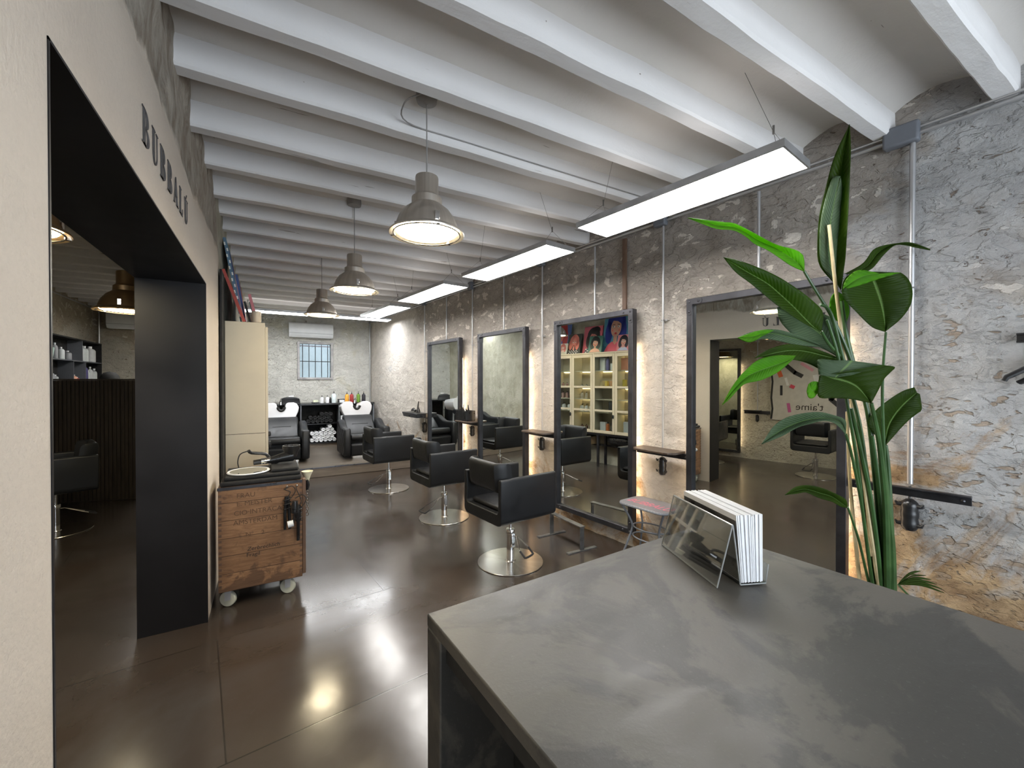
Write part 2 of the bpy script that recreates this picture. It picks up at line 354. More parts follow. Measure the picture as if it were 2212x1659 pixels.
# ------------------------------------------------------------------ mesh builder
class MB:
    def __init__(s): s.v = []; s.f = []; s.mi = []; s.cur = 0; s.uv = {}
    def add(s, vs, fs):
        o = len(s.v); s.v += [tuple(v) for v in vs]
        for f in fs: s.f.append(tuple(i + o for i in f)); s.mi.append(s.cur)
        return s
    def box(s, x0, x1, y0, y1, z0, z1):
        v = [(x, y, z) for z in (z0, z1) for y in (y0, y1) for x in (x0, x1)]
        return s.add(v, [(0, 2, 3, 1), (4, 5, 7, 6), (0, 1, 5, 4), (2, 6, 7, 3), (0, 4, 6, 2), (1, 3, 7, 5)])
    def obox(s, c, a, b, d):
        c, a, b, d = map(Vector, (c, a, b, d))
        v = [c + a * i + b * j + d * k for k in (-1, 1) for j in (-1, 1) for i in (-1, 1)]
        return s.add(v, [(0, 2, 3, 1), (4, 5, 7, 6), (0, 1, 5, 4), (2, 6, 7, 3), (0, 4, 6, 2), (1, 3, 7, 5)])
    def bar(s, p, q, w_, h, up=(0, 0, 1)):
        p, q = Vector(p), Vector(q); d = (q - p); L = d.length / 2; d.normalize()
        u = Vector(up); sd = d.cross(u)
        if sd.length < 1e-4: sd = d.cross(Vector((1, 0, 0)))
        sd.normalize(); u2 = sd.cross(d).normalized()
        return s.obox((p + q) / 2, d * L, sd * w_ / 2, u2 * h / 2)
    def tube(s, pts, r, seg=8, closed=False, caps=True):
        pts = [Vector(p) for p in pts]; n = len(pts)
        rs = r if isinstance(r, (list, tuple)) else [r] * n
        up = Vector((0, 0, 1)); o = len(s.v); nrm = None
        for i, p in enumerate(pts):
            a = pts[(i - 1) % n] if (i or closed) else p; b = pts[(i + 1) % n] if (i < n - 1 or closed) else p
            d = (b - a).normalized()
            if nrm is None:
                nrm = d.cross(up)
                if nrm.length < .05: nrm = d.cross(Vector((1, 0, 0)))
            nrm = (nrm - d * nrm.dot(d)).normalized(); bn = d.cross(nrm)
            for k in range(seg):
                t_ = 2 * PI * k / seg; s.v.append(tuple(p + (nrm * math.cos(t_) + bn * math.sin(t_)) * rs[i]))
        m = n if closed else n - 1
        for i in range(m):
            for k in range(seg):
                a = o + i * seg + k; b = o + i * seg + (k + 1) % seg; c = o + ((i + 1) % n) * seg + (k + 1) % seg; d_ = o + ((i + 1) % n) * seg + k
                s.f.append((a, b, c, d_)); s.mi.append(s.cur)
        if caps and not closed:
            s.f.append(tuple(o + k for k in reversed(range(seg)))); s.mi.append(s.cur)
            s.f.append(tuple(o + (n - 1) * seg + k for k in range(seg))); s.mi.append(s.cur)
        return s
    def lathe(s, prof, seg=32, c=(0, 0, 0), sx=1, sy=1):
        o = len(s.v); c = Vector(c)
        for r, z in prof:
            for k in range(seg):
                t_ = 2 * PI * k / seg; s.v.append((c.x + r * sx * math.cos(t_), c.y + r * sy * math.sin(t_), c.z + z))
        for i in range(len(prof) - 1):
            for k in range(seg):
                a = o + i * seg + k; b = o + i * seg + (k + 1) % seg
                s.f.append((a, b, b + seg, a + seg)); s.mi.append(s.cur)
        if prof[0][0] > 1e-6: s.f.append(tuple(o + k for k in reversed(range(seg)))); s.mi.append(s.cur)
        if prof[-1][0] > 1e-6: s.f.append(tuple(o + (len(prof) - 1) * seg + k for k in range(seg))); s.mi.append(s.cur)
        return s
    def prism(s, poly, axis, a, b, xf=None):
        """polygon in the two other axes, pushed from a to b along axis"""
        n = len(poly)
        def P(u, v, w_):
            p = {0: (w_, u, v), 1: (u, w_, v), 2: (u, v, w_)}[axis]
            return xf @ Vector(p) if xf else p
        vs = [P(u, v, a) for u, v in poly] + [P(u, v, b) for u, v in poly]
        return s.add(vs, [tuple(reversed(range(n))), tuple(range(n, 2 * n))] + [(i, (i + 1) % n, n + (i + 1) % n, n + i) for i in range(n)])
    def grid(s, fn, nu, nv):
        o = len(s.v)
        for j in range(nv + 1):
            for i in range(nu + 1): s.v.append(tuple(fn(i / nu, j / nv)))
        for j in range(nv):
            for i in range(nu):
                a = o + j * (nu + 1) + i; s.f.append((a, a + 1, a + nu + 2, a + nu + 1)); s.mi.append(s.cur)
                s.uv[len(s.f) - 1] = [(i / nu, j / nv), ((i + 1) / nu, j / nv), ((i + 1) / nu, (j + 1) / nv), (i / nu, (j + 1) / nv)]
        return s
    def build(s, name, mats, parent=None, bevel=0.0, smooth=False, seg=2, recalc=True, weld=False):
        me = bpy.data.meshes.new(name); me.from_pydata(s.v, [], s.f)
        for m in (mats if isinstance(mats, (list, tuple)) else [mats]): me.materials.append(M[m] if isinstance(m, str) else m)
        me.polygons.foreach_set('material_index', s.mi)
        if s.uv:
            ul = me.uv_layers.new(name='UVMap')
            for pi, uvs in s.uv.items():
                p = me.polygons[pi]
                for k, li in enumerate(p.loop_indices): ul.data[li].uv = uvs[k]
        if recalc:
            bm = bmesh.new(); bm.from_mesh(me)
            if weld: bmesh.ops.remove_doubles(bm, verts=bm.verts, dist=1e-5)
            bmesh.ops.recalc_face_normals(bm, faces=bm.faces); bm.to_mesh(me); bm.free()
        if smooth:
            me.polygons.foreach_set('use_smooth', [True] * len(me.polygons))
            try: me.set_sharp_from_angle(angle=math.radians(42))
            except Exception: pass
        me.update()
        o = bpy.data.objects.new(name, me); C.objects.link(o)
        if parent: o.parent = parent
        if bevel:
            b = o.modifiers.new('bevel', 'BEVEL'); b.width = bevel; b.segments = seg; b.limit_method = 'ANGLE'; b.angle_limit = math.radians(40)
            if not smooth:
                me.polygons.foreach_set('use_smooth', [True] * len(me.polygons))
                try: me.set_sharp_from_angle(angle=math.radians(60))
                except Exception: pass
            b.harden_normals = False
        return o
def tag(o, label, cat=None, group=None, kind=None):
    if label: o['label'] = label
    if cat: o['category'] = cat
    if group: o['group'] = group
    if kind: o['kind'] = kind
    return o
def thing(name, label, cat, loc=(0, 0, 0), rz=0.0, group=None):
    o = bpy.data.objects.new(name, None); C.objects.link(o); o.empty_display_size = .05
    o.location = loc; o.rotation_euler = (0, 0, rz)
    return tag(o, label, cat, group)
def struct(o): o['kind'] = 'structure'; return o
def copy_tree(o, parent=None):
    c = o.copy(); C.objects.link(c)
    if parent: c.parent = parent
    for ch in list(o.children): copy_tree(ch, c)
    return c
def dup(o, loc, rz, label, group=None):
    c = copy_tree(o); c.location = loc; c.rotation_euler = (0, 0, rz); c['label'] = label
    if group: c['group'] = group
    return c
def text(body, size, mat, parent, mw, name='lettering', depth=.0006, shear=0.0, align='LEFT', bold=0.0):
    """writing as a thin mesh; mw is the matrix that lays it on its surface"""
    cu = bpy.data.curves.new('t', 'FONT'); cu.body = body; cu.size = size; cu.extrude = depth; cu.shear = shear; cu.align_x = align; cu.resolution_u = 3; cu.offset = bold
    o = bpy.data.objects.new('t', cu); C.objects.link(o)
    bpy.context.view_layer.update()
    me = bpy.data.meshes.new_from_object(o.evaluated_get(bpy.context.evaluated_depsgraph_get()))
    bpy.data.objects.remove(o); me.transform(mw); me.materials.clear(); me.materials.append(M[mat] if isinstance(mat, str) else mat)
    me.name = name
    q = bpy.data.objects.new(name, me); C.objects.link(q)
    if parent: q.parent = parent
    return q
def smoothpts(pts, n=4):
    pts = [Vector(p) for p in pts]; out = []
    for i in range(len(pts) - 1):
        p0 = pts[max(i - 1, 0)]; p1 = pts[i]; p2 = pts[i + 1]; p3 = pts[min(i + 2, len(pts) - 1)]
        for k in range(n):
            t_ = k / n; t2 = t_ * t_; t3 = t2 * t_
            out.append(.5 * ((2 * p1) + (p2 - p0) * t_ + (2 * p0 - 5 * p1 + 4 * p2 - p3) * t2 + (3 * p1 - p0 - 3 * p2 + p3) * t3))
    out.append(pts[-1]); return out
def rrect(x0, x1, y0, y1, r, n=5):
    out = []
    for cx_, cy_, a0 in ((x1 - r, y1 - r, 0), (x0 + r, y1 - r, PI / 2), (x0 + r, y0 + r, PI), (x1 - r, y0 + r, 1.5 * PI)):
        for k in range(n + 1): a = a0 + PI / 2 * k / n; out.append((cx_ + r * math.cos(a), cy_ + r * math.sin(a)))
    return out
def nz(x, y, z, s=1.0, o=3): return mnoise.fractal(Vector((x * s, y * s, z * s)), 1.0, 2.0, o)

# =================================================================== THE ROOM
XL = -.33; XJ = -.66; XFL = -2.8; YF = -2.2; YB = 9.85; YB2 = 10.6; ZT = 3.12
m = MB(); m.box(XFL - .1, 3.6, YF - .1, YB2 + .1, -.05, 0); struct(m.build('floor', 'floor'))

# right wall, relief modelled in its own frame
def relief(s, z):
    v = .010 * nz(s, 0, z, 1.3, 4) + .009 * nz(s, 5, z, 5.0, 4) + .004 * nz(s, 9, z, 14, 3)
    return max(-.02, min(.016, v)) - .004
m = MB(); m.grid(lambda u, v: (-2.35 + 12.5 * u, relief(-2.35 + 12.5 * u, ZT * v), ZT * v), 420, 110)
m.box(-2.35, 10.15, -.2, -.03, 0, ZT)
o = m.build('wall_right', 'stone', smooth=True, recalc=False); o.location = WO; o.rotation_euler = (0, 0, WA); struct(o)

# left wall with the wide opening to the second room
m = MB()
def lw(y0, y1, z0, z1):
    ny = max(2, int((y1 - y0) / .05)); nz_ = max(2, int((z1 - z0) / .05))
    def fn(u, v):
        y = y0 + (y1 - y0) * u; z = z0 + (z1 - z0) * v
        rough = min(1, max(0, (z + .12 * nz(y, 0, 0, 1.2) - 2.48) / .05)); rough = max(rough, min(1, max(0, (y - 3.98) / .05)))
        if z0 < 2.1 and z <= 2.1 and y1 < 3.2: rough = 0
        a = rough * (.018 * nz(1, y, z, 4.0, 4) - .014) + .0015 * nz(3, y, z, 2)
        if y in (y0, y1) and z <= 2.1: a = 0
        return (XL + a, y, z)
    m.grid(fn, ny, nz_)
lw(YF, 1.04, 0, 2.1); lw(YF, 10.0, 2.1, ZT); lw(3.19, 10.0, 0, 2.1)
m.box(XJ, XL - .03, YF, 1.04, 0, 2.1); m.box(XJ, XL - .03, YF, 10.6, 2.104, ZT); m.box(XJ, XL - .03, 3.19, 10.6, 0, 2.1)
wl = struct(m.build('wall_left', 'wall_left', smooth=True, recalc=True))
m = MB()
m.box(XJ - .004, XL + .002, 1.04, 1.046, 0, 2.1); m.box(XJ - .004, XL + .002, 3.184, 3.19, 0, 2.1); m.box(XJ - .004, XL + .002, 1.04, 3.19, 2.094, 2.1)
dl = struct(m.build('door_1', 'lining'))
# back wall with the small barred window
X0w, X1w, Z0w, Z1w = .56, 1.19, 1.55, 2.29
m = MB()
def bw(x0, x1, z0, z1):
    m.grid(lambda u, v: (x0 + (x1 - x0) * u, YB + .012 * nz(x0 + (x1 - x0) * u, 2, z0 + (z1 - z0) * v, 4, 4), z0 + (z1 - z0) * v), max(2, int((x1 - x0) / .05)), max(2, int((z1 - z0) / .05)))
    m.box(x0, x1, YB + .03, YB + .3, z0, z1)
bw(XL - .05, X0w, 0, ZT); bw(X1w, 2.3, 0, ZT); bw(X0w, X1w, 0, Z0w); bw(X0w, X1w, Z1w, ZT)
o = struct(m.build('wall_back', 'stone_back', smooth=True))
def window(name, x0, x1, z0, z1, y, t=.045):
    m = MB()
    m.box(x0, x0 + t, y - .03, y + .09, z0, z1); m.box(x1 - t, x1, y - .03, y + .09, z0, z1)
    m.box(x0 + t, x1 - t, y - .03, y + .09, z0, z0 + t); m.box(x0 + t, x1 - t, y - .03, y + .09, z1 - t, z1)
    return struct(m.build(name, 'wframe', bevel=.004))
M['wframe'] = pm('weathered_grey_window_frame', (.36, .35, .35), .6, .2, .25, 8, .3, 60)
win = window('window_1', X0w - .03, X1w + .03, Z0w - .03, Z1w + .03, YB)
m = MB(); m.box(X0w, X1w, YB + .05, YB + .056, Z0w, Z1w); o = m.build('glass_pane', 'glass_dim', win)
for k in range(5):
    m = MB(); x = X0w + .07 + k * (X1w - X0w - .14) / 4; m.tube([(x, YB + .035, Z0w + .02), (x, YB + .035, Z1w - .02)], .007, 8); o = m.build('window_bar', 'black_matte', win, smooth=True)
m = MB(); m.box(X0w + .01, X1w - .01, YB + .028, YB + .042, 1.90, 1.915); m.build('cross_bar', 'black_matte', win)
m = MB(); m.box(X0w + .02, X1w - .02, YB + .03, YB + .05, Z1w - .07, Z1w - .045); m.build('window_rail', 'rivet', win)
# yard wall and stair rails seen behind the small window
m = MB(); m.box(-2.5, 4.4, 11.6, 11.7, 0, 4.5); o = m.build('wall_yard', 'paint'); struct(o)
# shop front behind the photographer
m = MB()
m.box(XL, .15, YF - .2, YF, 0, ZT); m.box(3.1, 3.6, YF - .2, YF, 0, ZT); m.box(.15, 3.1, YF - .2, YF, 2.5, ZT); m.box(.15, 3.1, YF - .2, YF, 0, .18)
struct(m.build('wall_front', 'paint'))
w2 = window('window_2', .15, 3.1, .18, 2.5, YF - .1, .06)
m = MB(); m.box(1.6, 1.66, YF - .1, YF - .05, .24, 2.44); m.build('mullion', 'steel_frame', w2)
m = MB(); m.box(.2, 3.05, YF - .08, YF - .074, .22, 2.46); m.build('glass_pane', 'glass', w2)
# walls of the second room
m = MB()
m.grid(lambda u, v: (XFL + .012 * nz(2, -2.2 + 12.8 * u, ZT * v, 4, 4), -2.2 + 12.8 * u, ZT * v), 200, 50)
m.box(XFL - .2, XFL - .03, YF, YB2, 0, ZT); struct(m.build('wall_far_left', 'stone_far', smooth=True))
m = MB()
m.grid(lambda u, v: (XFL + (XJ - XFL) * u, YB2 + .012 * nz(XFL + (XJ - XFL) * u, 7, ZT * v, 4, 4), ZT * v), 40, 50)
m.box(XFL - .2, XJ, YB2 + .03, YB2 + .2, 0, ZT); struct(m.build('wall_far_back', 'stone_far', smooth=True))
m = MB(); m.box(XFL - .2, XJ, YF - .2, YF, 0, ZT); struct(m.build('wall_far_front', 'paint'))

# ceilings: whitewashed beams with shallow plaster vaults between them
BY = [-2.06, -1.62, -1.17, -.73, -.28, .155, .60, 1.045, 1.487, 1.95, 2.375, 2.88, 3.32, 3.82, 4.22, 4.65, 5.09, 5.53, 5.98, 6.42, 6.87, 7.32, 7.77, 8.21, 8.66, 9.11, 9.56, 10.0, 10.45]
def vault_profile(y0, y1):
    pts = []; ys = [YF - .2] + [b for b in BY] + [YB2 + .2]
    for i in range(len(BY) + 1):
        a = YF - .2 if i == 0 else BY[i - 1]; b = BY[i] - .085 if i < len(BY) else YB2 + .2
        for k in range(9):
            t_ = k / 8; pts.append((a + (b - a) * t_, 2.995 + .065 * (1 - (2 * t_ - 1) ** 2)))
    return pts
vp = vault_profile(0, 0)
def ceiling(name, x0, x1, xw=None):
    m = MB(); n = len(vp); nx = 6
    for j in range(nx + 1):
        x = x0 + (x1 - x0) * j / nx
        m.v += [(x, y, z) for y, z in vp]
    for j in range(nx):
        for i in range(n - 1): m.f.append((j * n + i, j * n + i + 1, (j + 1) * n + i + 1, (j + 1) * n + i)); m.mi.append(0)
    m.box(x0, x1, YF - .2, YB2 + .2, 3.08, 3.14)
    c = struct(m.build(name, 'vault', smooth=True, recalc=False))
    for bi, b in enumerate(BY):
        xe = x1 if xw is None else xw(b)
        m = MB(); nseg = 30
        def ring(t_):
            x = x0 + (xe - x0) * t_; e = .006 * nz(x, b * 3, 0, 3, 3); g = .007 * nz(x, b * 3, 5, 3, 3); h = .005 * nz(x, b * 3, 9, 2.4, 3)
            return [(x, b - .085 + e, 3.03), (x, b - .087 + e, 2.872 + h), (x, b - .077 + e, 2.861 + h), (x, b - .008 + g, 2.861 + h), (x, b + g, 2.870 + h), (x, b + g, 3.03)]
        for j in range(nseg + 1): m.v += ring(j / nseg)
        for j in range(nseg):
            for i in range(6): a = j * 6 + i; a2 = j * 6 + (i + 1) % 6; m.f.append((a, a2, a2 + 6, a + 6)); m.mi.append(0)
        m.f.append(tuple(range(6))); m.mi.append(0); m.f.append(tuple(nseg * 6 + q for q in range(6))); m.mi.append(0)
        m.build('beam', 'beam', c, smooth=True)
    return c
ceiling('ceiling', XL - .04, 3.5, lambda b: 3.147 - .115 * b + .03)
ceiling('ceiling', XFL - .05, XJ + .03)

# wooden platform at the wash stations
m = MB(); m.prism([(XL + .003, 7.12), (2.300, 7.12), (1.99, 9.83), (XL + .003, 9.83)], 2, 0.001, .15)
pf = tag(m.build('wash_platform', 'platform'), 'low grey-brown laminate platform carrying the hair wash units', 'platform')
m = MB(); m.box(XL + .001, 2.318, 7.108, 7.12, .004, .138); m.build('riser_board', 'riser', pf)
m = MB(); m.box(XL + .001, 2.322, 7.10, 7.125, .138, .153); m.build('edge_trim', 'rivet', pf)

# painted shop name on the left wall (thick and thin strokes)
def arc_band(cx_, cy_, ro, rox, ri, rix, a0, a1, n=14):
    outer = [(cx_ + rox * math.cos(a0 + (a1 - a0) * k / n), cy_ + ro * math.sin(a0 + (a1 - a0) * k / n)) for k in range(n + 1)]
    inner = [(cx_ + rix * math.cos(a0 + (a1 - a0) * k / n), cy_ + ri * math.sin(a0 + (a1 - a0) * k / n)) for k in range(n + 1)]
    return [[outer[k], outer[k + 1], inner[k + 1], inner[k]] for k in range(n)]
def R_(x0, x1, y0, y1): return [(x0, y0), (x1, y0), (x1, y1), (x0, y1)]
def glyph(c):
    if c == 'B':
        return [R_(.10, .30, 0, 1), R_(0, .36, 0, .035), R_(0, .36, .965, 1), R_(.3, .42, .49, .525), R_(.30, .38, 0, .035)] + arc_band(.36, .755, .245, .30, .21, .13, -PI / 2, PI / 2) + arc_band(.38, .26, .26, .36, .225, .16, -PI / 2, PI / 2)
    if c == 'U' or c == 'Ú':
        g = [R_(.10, .30, .28, 1), R_(0, .40, .965, 1), R_(.60, .645, .3, 1), R_(.50, .75, .965, 1)] + arc_band(.372, .3, .31, .273, .25, .228, -PI, 0) + [[(.10, .3), (.30, .3), (.33, .05), (.2, .08)]]
        if c == 'Ú': g.append([(.34, 1.06), (.42, 1.06), (.56, 1.22), (.46, 1.22)])
        return g
    if c == 'A':
        return [[(.04, 0), (.10, 0), (.36, .93), (.33, 1)], [(.33, 1), (.40, 1), (.74, 0), (.52, 0), (.30, .82)], R_(.15, .55, .28, .315), R_(-.02, .18, 0, .03), R_(.44, .84, 0, .03)]
    if c == 'L':
        return [R_(.10, .30, 0, 1), R_(0, .40, .965, 1), R_(0, .62, 0, .035), [(.62, 0), (.66, 0), (.66, .30), (.63, .30)], [(.50, .035), (.63, .035), (.635, .18)]]
m = MB()
for i, ch in enumerate('BUBBALÚ'):
    y0 = 1.675 + .124 * i
    for poly in glyph(ch): m.prism([(y0 + u * .115, 2.232 + v * .112) for u, v in poly], 0, XL + .001, XL + .0035)
o = m.build('painted_letters', 'letter', wl); o['label'] = 'dark grey serif letters BUBBALÚ painted on the plaster'

# =================================================================== BIG THINGS
# ---- reception counter
ca = math.radians(3.4); cu_ = Vector((math.cos(ca), math.sin(ca), 0)); cv = Vector((math.sin(ca), -math.cos(ca), 0))
t = thing('reception_counter', 'long grey microcement reception counter in the foreground with an open dark underside', 'counter', (.263, .779, 0), ca)
# local x along the far edge, local -y towards the photographer
m = MB(); m.box(0, .873, -1.75, 0, 1.026, 1.05); m.build('worktop', 'counter', t, bevel=.003)
m = MB(); m.box(0, .873, -.062, -.001, 0, 1.0255); m.build('end_panel', 'counter', t, bevel=.003)
m = MB(); m.box(0, .873, -1.749, -1.69, 0, 1.0255); m.build('end_panel', 'counter', t, bevel=.003)
m = MB(); m.box(.012, .86, -1.689, -.063, .985, 1.0255); m.build('apron', 'black_matte', t)
m = MB(); m.box(.16, .86, -1.689, -.063, .0, .984); m.build('inner_carcass', 'black_matte', t)
m = MB(); m.box(.03, .159, -1.689, -.063, .55, .568); m.build('inner_shelf', 'black_matte', t)

# ---- flyer holder and flyers
ht = Vector((-.377, -.928, 0)).normalized(); hu = Vector((.928, -.377, 0)).normalized()
hz = math.atan2(ht.y, ht.x)      # local x along the holder, local y = up x ht
t = thing('flyer_holder', 'clear acrylic A-shaped flyer holder standing on the grey counter', 'flyer holder', (.928, .78, 1.0505), hz)
sgn = 1 if (Vector((-ht.y, ht.x, 0)).dot(hu) > 0) else -1
def H(u, z): return (sgn * u, z)
def sheet(p, q, x0, x1, th):      # plate between two (u,z) points
    (u0, z0), (u1, z1) = p, q; d = Vector((u1 - u0, z1 - z0)).normalized(); n_ = Vector((-d.y, d.x)) * th
    poly = [H(u0, z0), H(u1, z1), H(u1 + n_.x, z1 + n_.y), H(u0 + n_.x, z0 + n_.y)]
    m = MB(); m.prism(poly, 0, x0, x1); return m
HL = .2414
o = sheet((0, .0005), (.034, .134), 0, HL, .0025).build('front_plate', 'acrylic', t)
o = sheet((.036, .134), (.054, .006), 0, HL, .0025).build('back_plate', 'acrylic', t)
m = MB(); m.tube([(0, sgn * .0355, .134), (HL, sgn * .0355, .134)], .0028, 8); m.build('ridge', 'acrylic_edge', t, smooth=True)
o = sheet((.054, .003), (.116, .003), 0, HL, .0025).build('tray', 'acrylic', t)
o = sheet((.116, .003), (.122, .045), HL - .09, HL, .0025).build('tray_lip', 'acrylic', t)
m = MB(); m.tube([(HL, sgn * -.0005, .002), (HL, sgn * .0345, .133)], .0016, 6); m.tube([(HL, sgn * .0365, .133), (HL, sgn * .0545, .005)], .0016, 6)
m.tube([(HL, sgn * .0545, .004), (HL, sgn * .116, .004), (HL, sgn * .122, .045)], .0015, 6); m.tube([(0, 0, .002), (HL, 0, .002)], .0015, 6); m.tube([(0, 0, .002), (0, sgn * .034, .133)], .0013, 6)
m.build('cut_edges', 'acrylic_edge', t, smooth=True)
M['photo'] = pm('dark_printed_photo', (.055, .052, .048), .3, 0, .8, 9)
cards = []
NCARD = 20
for k in range(NCARD):
    th = .0025; u0 = .0585 + k * .00262; h = .148 - (.004 if k in (5, 11, 12) else 0); x0 = .030 + .0015 * math.sin(k * 2.3); x1 = x0 + .209
    if k == 0: lab = 'front flyer in the acrylic holder showing a dark printed photo'
    else: lab = 'white flyer standing behind the dark photo flyer in the acrylic holder'
    lean = -.013 + k * .0006
    m = MB(); z0 = 1.0575
    poly = [H(u0, 0), H(u0 + th, 0), H(u0 + th + lean, h), H(u0 + lean, h)]
    m.prism(poly, 0, x0, x1)
    if k == 0:
        m.cur = 1; e = sgn * .0004
        m.prism([(poly[0][0] - e, .002), (poly[0][0] - e * .2, .002), (poly[3][0] - e * .2, h - .012), (poly[3][0] - e, h - .012)], 0, x0 + .002, x1 - .002)
    o = m.build('flyer', ['whitepaper', 'photo'] if k == 0 else 'whitepaper'); o.location = (.928, .78, z0); o.rotation_euler = (0, 0, hz)
    tag(o, lab, 'flyer', 'flyers in the acrylic holder')

# ---- pendant lamps
def make_pendant(name, label, loc, top, r=.195, mat='nickel', group='pendant lamps over the main room'):
    x, y, z = loc; k = r / .195
    t = thing(name, label, 'pendant lamp', loc, 0, group)
    prof = [(.0, .30), (.05, .302), (.058, .298), (.060, .29), (.060, .205), (.064, .198), (.078, .186), (.079, .150), (.084, .145), (.118, .118), (.146, .078), (.160, .040), (.164, .022), (.186, .010), (.195, .0), (.193, -.005), (.184, .002), (.166, .010), (.158, .018)]
    m = MB(); m.lathe([(a * k, b * k) for a, b in prof], 48); m.build('shade', mat, t, smooth=True)
    m = MB(); m.lathe([(0, .004 * k), (.08 * k, .002 * k), (.152 * k, .004 * k), (.157 * k, .012 * k), (0, .018 * k)], 40); m.build('diffuser', 'lamp', t, smooth=True)
    m = MB(); m.tube([(.172 * k * math.cos(2 * PI * i / 40), .172 * k * math.sin(2 * PI * i / 40), -.004 * k) for i in range(40)], .0035 * k, 6, closed=True); m.build('rim_ring', 'chrome', t, smooth=True)
    for i in range(3):
        a = 2 * PI * i / 3 + .5; m = MB(); c, s_ = math.cos(a), math.sin(a)
        m.obox((.163 * k * c, .163 * k * s_, .045 * k), Vector((c, s_, 0)) * .006, Vector((-s_, c, 0)) * .012, Vector((0, 0, 1)) * .022 * k); m.obox((.180 * k * c, .180 * k * s_, .0), Vector((c, s_, 0)) * .012, Vector((-s_, c, 0)) * .008, Vector((0, 0, 1)) * .006)
        m.build('clip', 'chrome', t, bevel=.002)
    m = MB(); m.tube([(0, 0, .298 * k), (0, 0, top - z)], .0035, 8); m.build('cable', 'cable', t, smooth=True)
    m = MB(); m.lathe([(0, top - z + .010), (.052, top - z + .008), (.056, top - z - .05), (.052, top - z - .070), (0, top - z - .085)], 28); m.build('ceiling_rose', 'cable', t, smooth=True)
    return t
make_pendant('pendant_lamp', 'largest brushed metal dome pendant lamp, nearest of the row in the main room', (.725, 2.135, 2.27), 3.03)
make_pendant('pendant_lamp', 'middle brushed metal dome pendant lamp hanging above the wooden crate trolley', (.629, 3.70, 2.25), 3.03)
make_pendant('pendant_lamp', 'smallest brushed metal dome pendant lamp, farthest of the row before the back wall', (.551, 5.40, 2.27), 3.03)
make_pendant('pendant_lamp', 'bronze dome pendant lamp in the second room, beside the black jamb', (-.985, 4.49, 2.06), 3.03, .205, 'brass', 'pendant lamps in the second room')
make_pendant('pendant_lamp', 'bronze dome pendant lamp in the second room, cut by the near wall edge', (-.91, 2.47, 2.115), 3.03, .195, 'brass', 'pendant lamps in the second room')
m = MB(); pts = smoothpts([(.725 - .02, 2.10, 2.985), (.66, 2.05, 2.93), (.60, 2.11, 2.90), (.66, 2.26, 2.90), (1.0, 2.28, 2.905), (1.8, 2.28, 2.905), (2.55, 2.28, 2.905)], 5); m.tube(pts, .004, 6)
tag(m.build('ceiling_cable', 'cable', smooth=True), 'thin grey cable clipped along a ceiling beam beside the nearest pendant', 'cable')

# ---- linear LED panels
PA = math.atan2(.9917, -.1285)
def make_panel(label, cx_, cy_, z, ang, L=1.215, Wd=.305, led='led', group='linear light panels along the mirror wall'):
    t = thing('led_panel_light', label, 'ceiling light', (cx_, cy_, z), ang, group)
    m = MB(); a, b = L / 2, Wd / 2
    m.box(-a, a, -b, -b + .009, 0, .032); m.box(-a, a, b - .009, b, 0, .032); m.box(-a, -a + .009, -b + .009, b - .009, 0, .032); m.box(a - .009, a, -b + .009, b - .009, 0, .032); m.box(-a, a, -b, b, .032, .035)
    m.build('frame', 'alu', t)
    m = MB(); m.box(-a + .009, a - .009, -b + .009, b - .009, .003, .008); m.build('diffuser', led, t)
    m = MB(); m.box(-a + .03, a - .03, -b + .03, b - .03, .0352, .038); m.build('ceiling_fill_glow', 'ceil_fill', t)  # made-up glowing sheet on the panel's back, fill light for the ceiling
    for sx in (-1, 1):
        m = MB(); k = (sx * (a - .10), 0, .16); m.tube([(sx * (a - .04), -b + .02, .035), k], .0012, 5); m.tube([(sx * (a - .04), b - .02, .035), k], .0012, 5); m.tube([k, (sx * (a - .22), .02, 2.995 - z)], .0012, 5); m.tube([(k[0], 0, .15), (k[0], 0, .19)], .005, 6)
        m.build('suspension_wire', 'wire', t, smooth=True)
    return t
def P(s, n): q = W(s, n, 0); return q.x, q.y
for lab, (x, y) in [('nearest and largest linear light panel, cut diagonally above the plant', ((1.753 + 2.185 + 2.077 + 1.899) / 4, (2.153 + .995 + 2.257 + .946) / 4)),
                    ('second linear light panel from the plant, above the two near mirrors', P(3.29, .935)),
                    ('third linear light panel from the plant, above the middle mirror gap', P(4.86, .96)),
                    ('farthest linear light panel along the mirror wall, before the wash area', P(6.43, .94))]:
    make_panel(lab, x, y, 2.5, PA)
make_panel('linear light panel across the room near the back wall, left half', .22, 8.25, 2.66, 0, led='ledback', group='linear light panels near the back wall')
make_panel('linear light panel across the room near the back wall, right half', 1.44, 8.25, 2.66, 0, led='ledback', group='linear light panels near the back wall')

